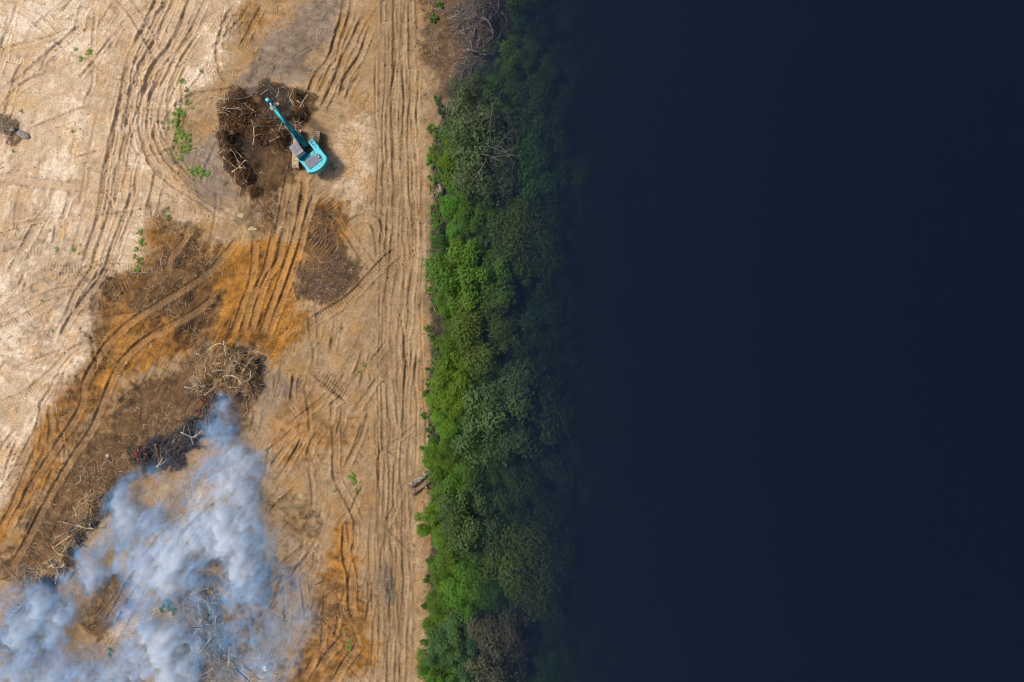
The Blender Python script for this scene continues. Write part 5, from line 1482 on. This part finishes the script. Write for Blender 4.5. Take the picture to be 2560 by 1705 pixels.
sx_ = np.arange(F(-60, 0).x, F(780, 0).x, .16); sy_ = np.arange(F(0, 1640).y, F(0, 880).y, .16)
SX, SY = np.meshgrid(sx_, sy_)
w1x = SX + 1.0 * fbm(SX, SY, 3.2, 701, 4) + .28 * fbm(SX, SY, .8, 705, 3); w1y = SY + 1.0 * fbm(SX, SY, 3.2, 711, 4) + .28 * fbm(SX, SY, .8, 715, 3)
TH = np.zeros_like(SX)
def puff(x, y, r, a, ry=None, ang=0.0):
    global TH
    p = F(x, y); s = FV * K; ry = ry or r
    dx = w1x - p.x; dy = w1y - p.y; ca, sa = math.cos(ang), math.sin(ang)
    q = ((dx * ca + dy * sa) / (r * s)) ** 2 + ((-dx * sa + dy * ca) / (ry * s)) ** 2
    TH = TH + a * np.exp(-q * 1.4)
for a in [  # main plume
 (516,912,10,.9),(520,935,20,1.2),(528,960,26,1.2),(500,985,26,.8),(525,1000,30,1.2),(545,975,16,.8),(535,1040,36,1.5),(560,1065,40,1.9),(590,1065,26,1.4),(540,1110,44,1.7),(500,1080,40,1.1),(565,1125,26,1.1),
 (545,1165,46,2.2),(560,1210,44,2.6),(520,1210,40,1.7),(535,1260,44,2.2),(575,1280,44,1.7),(550,1320,46,1.4),(590,1350,50,.8),(480,1180,44,1.3),(450,1120,36,.8),(550,1380,50,.8),
 # second plume
 (330,1075,16,.7),(318,1095,16,1.0),(290,1125,32,1.6),(285,1160,34,1.6),(320,1175,36,1.6),(350,1200,34,1.3),(300,1205,36,1.1),(370,1080,20,.7),(385,1055,14,.5),
 (380,1150,30,.6),(430,1200,44,1.2),(400,1240,46,1.5),(440,1270,50,1.8),(480,1250,40,1.6),(350,1260,50,1.2),(300,1260,50,.9),(380,1300,50,1.6),(330,1320,50,1.2),(420,1330,50,1.4),(300,1400,44,.9),(360,1370,44,1.2),(450,1310,40,1.2),(280,1300,40,.7),
 # third
 (195,1260,20,1.2),(215,1285,28,1.2),(190,1310,26,1.3),(165,1330,20,1.2),(235,1310,34,1.1),(215,1335,26,1.1),(250,1250,40,.8),(170,1375,24,1.2),(225,1350,20,.9),
 # fourth, lower corner
 (45,1345,24,1.0),(75,1350,24,1.1),(110,1370,36,1.4),(130,1400,44,2.0),(90,1420,46,2.1),(70,1460,40,1.9),(160,1420,30,1.6),(140,1450,34,1.5),(40,1450,36,1.5),(20,1400,30,1.0),(60,1440,16,1.3),
 (30,1530,50,1.8),(90,1545,50,1.8),(150,1530,50,1.3),(200,1550,50,1.5),(260,1555,50,1.7),(310,1530,44,1.5),(330,1480,34,1.2),(370,1460,46,2.0),(400,1490,48,2.1),(360,1520,50,2.0),(430,1540,50,1.7),(410,1440,30,1.4),(380,1560,50,1.8),(450,1480,30,1.3),(460,1380,28,1.1),
 # thin veil
 (620,1440,90,.35),(560,1480,80,.45),(670,1380,90,.30),(600,1540,80,.30),(690,1300,70,.18),(520,1420,60,.6),(470,1560,50,.9),(640,1230,40,.25)]:
    puff(*a)
def soft_poly(pts, soft):
    P = [F(*p) for p in pts]; ins = np.zeros(SX.shape, bool); dm = np.full(SX.shape, 1e9)
    for k in range(len(P)):
        a, b = P[k], P[(k + 1) % len(P)]
        ins ^= ((a.y > w1y) != (b.y > w1y)) & (w1x < (b.x - a.x) * (w1y - a.y) / ((b.y - a.y) or 1e-9) + a.x)
        t = np.clip(((w1x - a.x) * (b.x - a.x) + (w1y - a.y) * (b.y - a.y)) / ((b.x - a.x) ** 2 + (b.y - a.y) ** 2 + 1e-9), 0, 1)
        dm = np.minimum(dm, np.hypot(w1x - a.x - t * (b.x - a.x), w1y - a.y - t * (b.y - a.y)))
    return smooth(-soft * .4, soft, dm * np.where(ins, 1, -1))
TH = TH + .42 * soft_poly([(10,1345),(120,1345),(180,1290),(240,1190),(280,1110),(330,1060),(420,1050),(500,930),(520,890),(550,960),(615,1050),(620,1160),(680,1290),(730,1420),(690,1600),(-40,1600),(-40,1390)], 2.6)
fu = (SX * .55 + SY * .83); fv_ = (-SX * .83 + SY * .55)
wis = fbm(fu * .85 + .6 * fbm(SX, SY, 2, 731, 3), fv_ + .5 * fbm(SX, SY, 2, 735, 3), 1.6, 721, 5, .6)
fine = fbm(w1x, w1y, .9, 741, 4, .6)
TH0 = TH.copy()
TH = TH * np.clip(.85 + 1.25 * wis + .45 * fine, .08, 2.3)
for x, y, r, a in [(240,1385,42,.85),(270,1345,30,.7),(225,1430,30,.7),(385,1395,26,.6),(505,1300,16,.7),(245,1455,30,.6),(330,1135,14,.6),(520,1520,40,.6),(410,1165,26,.5)]:
    p = F(x, y); TH0 = TH0 * (1 - a * np.exp(-(((w1x - p.x) ** 2 + (w1y - p.y) ** 2) / (r * FV * K) ** 2))); TH = TH * (1 - a * np.exp(-(((w1x - p.x) ** 2 + (w1y - p.y) ** 2) / (r * FV * K) ** 2)))
edge = np.minimum.reduce([smooth(0, 1.0, SX - sx_[0]), smooth(0, 2, sx_[-1] - SX), smooth(0, 1, SY - sy_[0]), smooth(0, .8, sy_[-1] - SY)])
TH = np.maximum(TH - .06, 0) * edge
print("TH", np.percentile(TH, [50, 80, 95, 99]))
TH = 2.6 * (1 - np.exp(-TH / 2.6))
def smoke_mat(name, col, dens):
    t = NT(name); t.n.remove(t.b)
    v = t.new("ShaderNodeVolumePrincipled"); v.inputs["Color"].default_value = col + (1,); v.inputs["Density"].default_value = dens
    v.inputs["Density Attribute"].default_value = ""; v.inputs["Anisotropy"].default_value = -.55
    t.t.links.new(v.outputs[0], t.out.inputs["Volume"]); t.m.cycles.homogeneous_volume = True
    return t.m
bil = 1 - 2.2 * np.abs(fbm(w1x, w1y, 1.5, 771, 4, .55))
stk = fbm(fu * .28 + .8 * fbm(SX, SY, 3, 783, 2), fv_ + .5 * fbm(SX, SY, 2.4, 785, 3), .5, 781, 4, .6)
fil = np.clip(.62 + .30 * bil + .75 * stk + .55 * fbm(fu * .75 + 9, fv_ + .4 * fbm(SX, SY, 1.2, 761, 3), .9, 751, 4, .62) + .35 * fine, .15, 2)
CORE = 2.8 * (1 - np.exp(-TH0 * edge / 3.2)) * np.clip(.95 + .62 * wis + .12 * fine, .2, 1.8)
lens("smoke", SX, SY, 1.0, .46 * TH ** 1.1 * (.4 + .6 * fil) * (1 - .45 * smooth(.8, 2.0, CORE)), smoke_mat("thin_blue_smoke", (.27, .64, 1.0), .85), "thin blue wood smoke drifting from the burning heaps")
lens("smoke", SX, SY, 1.1, 1.05 * np.maximum(CORE - .75, 0) ** 1.4 * (.55 + .45 * fil), smoke_mat("dense_white_smoke", (.97, .99, 1.0), .55), "pale denser cores of the wood smoke")

# ------------------------------------------------------------------ added dark volume over the far forest, shaped to fade it to navy
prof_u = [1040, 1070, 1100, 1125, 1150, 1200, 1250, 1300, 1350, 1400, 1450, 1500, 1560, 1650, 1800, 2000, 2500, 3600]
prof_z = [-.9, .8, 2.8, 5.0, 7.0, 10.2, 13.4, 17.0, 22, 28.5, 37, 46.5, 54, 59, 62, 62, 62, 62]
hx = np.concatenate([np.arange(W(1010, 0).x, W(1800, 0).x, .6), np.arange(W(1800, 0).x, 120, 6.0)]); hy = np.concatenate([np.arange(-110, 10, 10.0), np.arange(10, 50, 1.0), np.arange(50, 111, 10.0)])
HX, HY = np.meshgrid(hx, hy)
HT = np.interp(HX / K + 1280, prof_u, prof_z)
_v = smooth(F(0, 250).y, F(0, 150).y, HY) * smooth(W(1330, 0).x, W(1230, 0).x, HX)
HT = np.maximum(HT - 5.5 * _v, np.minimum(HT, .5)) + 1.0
t = NT("added_haze_volume"); t.n.remove(t.b)
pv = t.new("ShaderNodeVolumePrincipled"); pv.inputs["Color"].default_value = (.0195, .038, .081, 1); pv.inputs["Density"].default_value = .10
pv.inputs["Density Attribute"].default_value = ""; pv.inputs["Anisotropy"].default_value = 0.0
t.t.links.new(pv.outputs[0], t.out.inputs["Volume"]); t.m.cycles.homogeneous_volume = True
lens("added_haze", HX, HY, -1.0, HT, t.m, "added dark blue volume fading out the far side of the forest")
print("objects", len(S.objects))
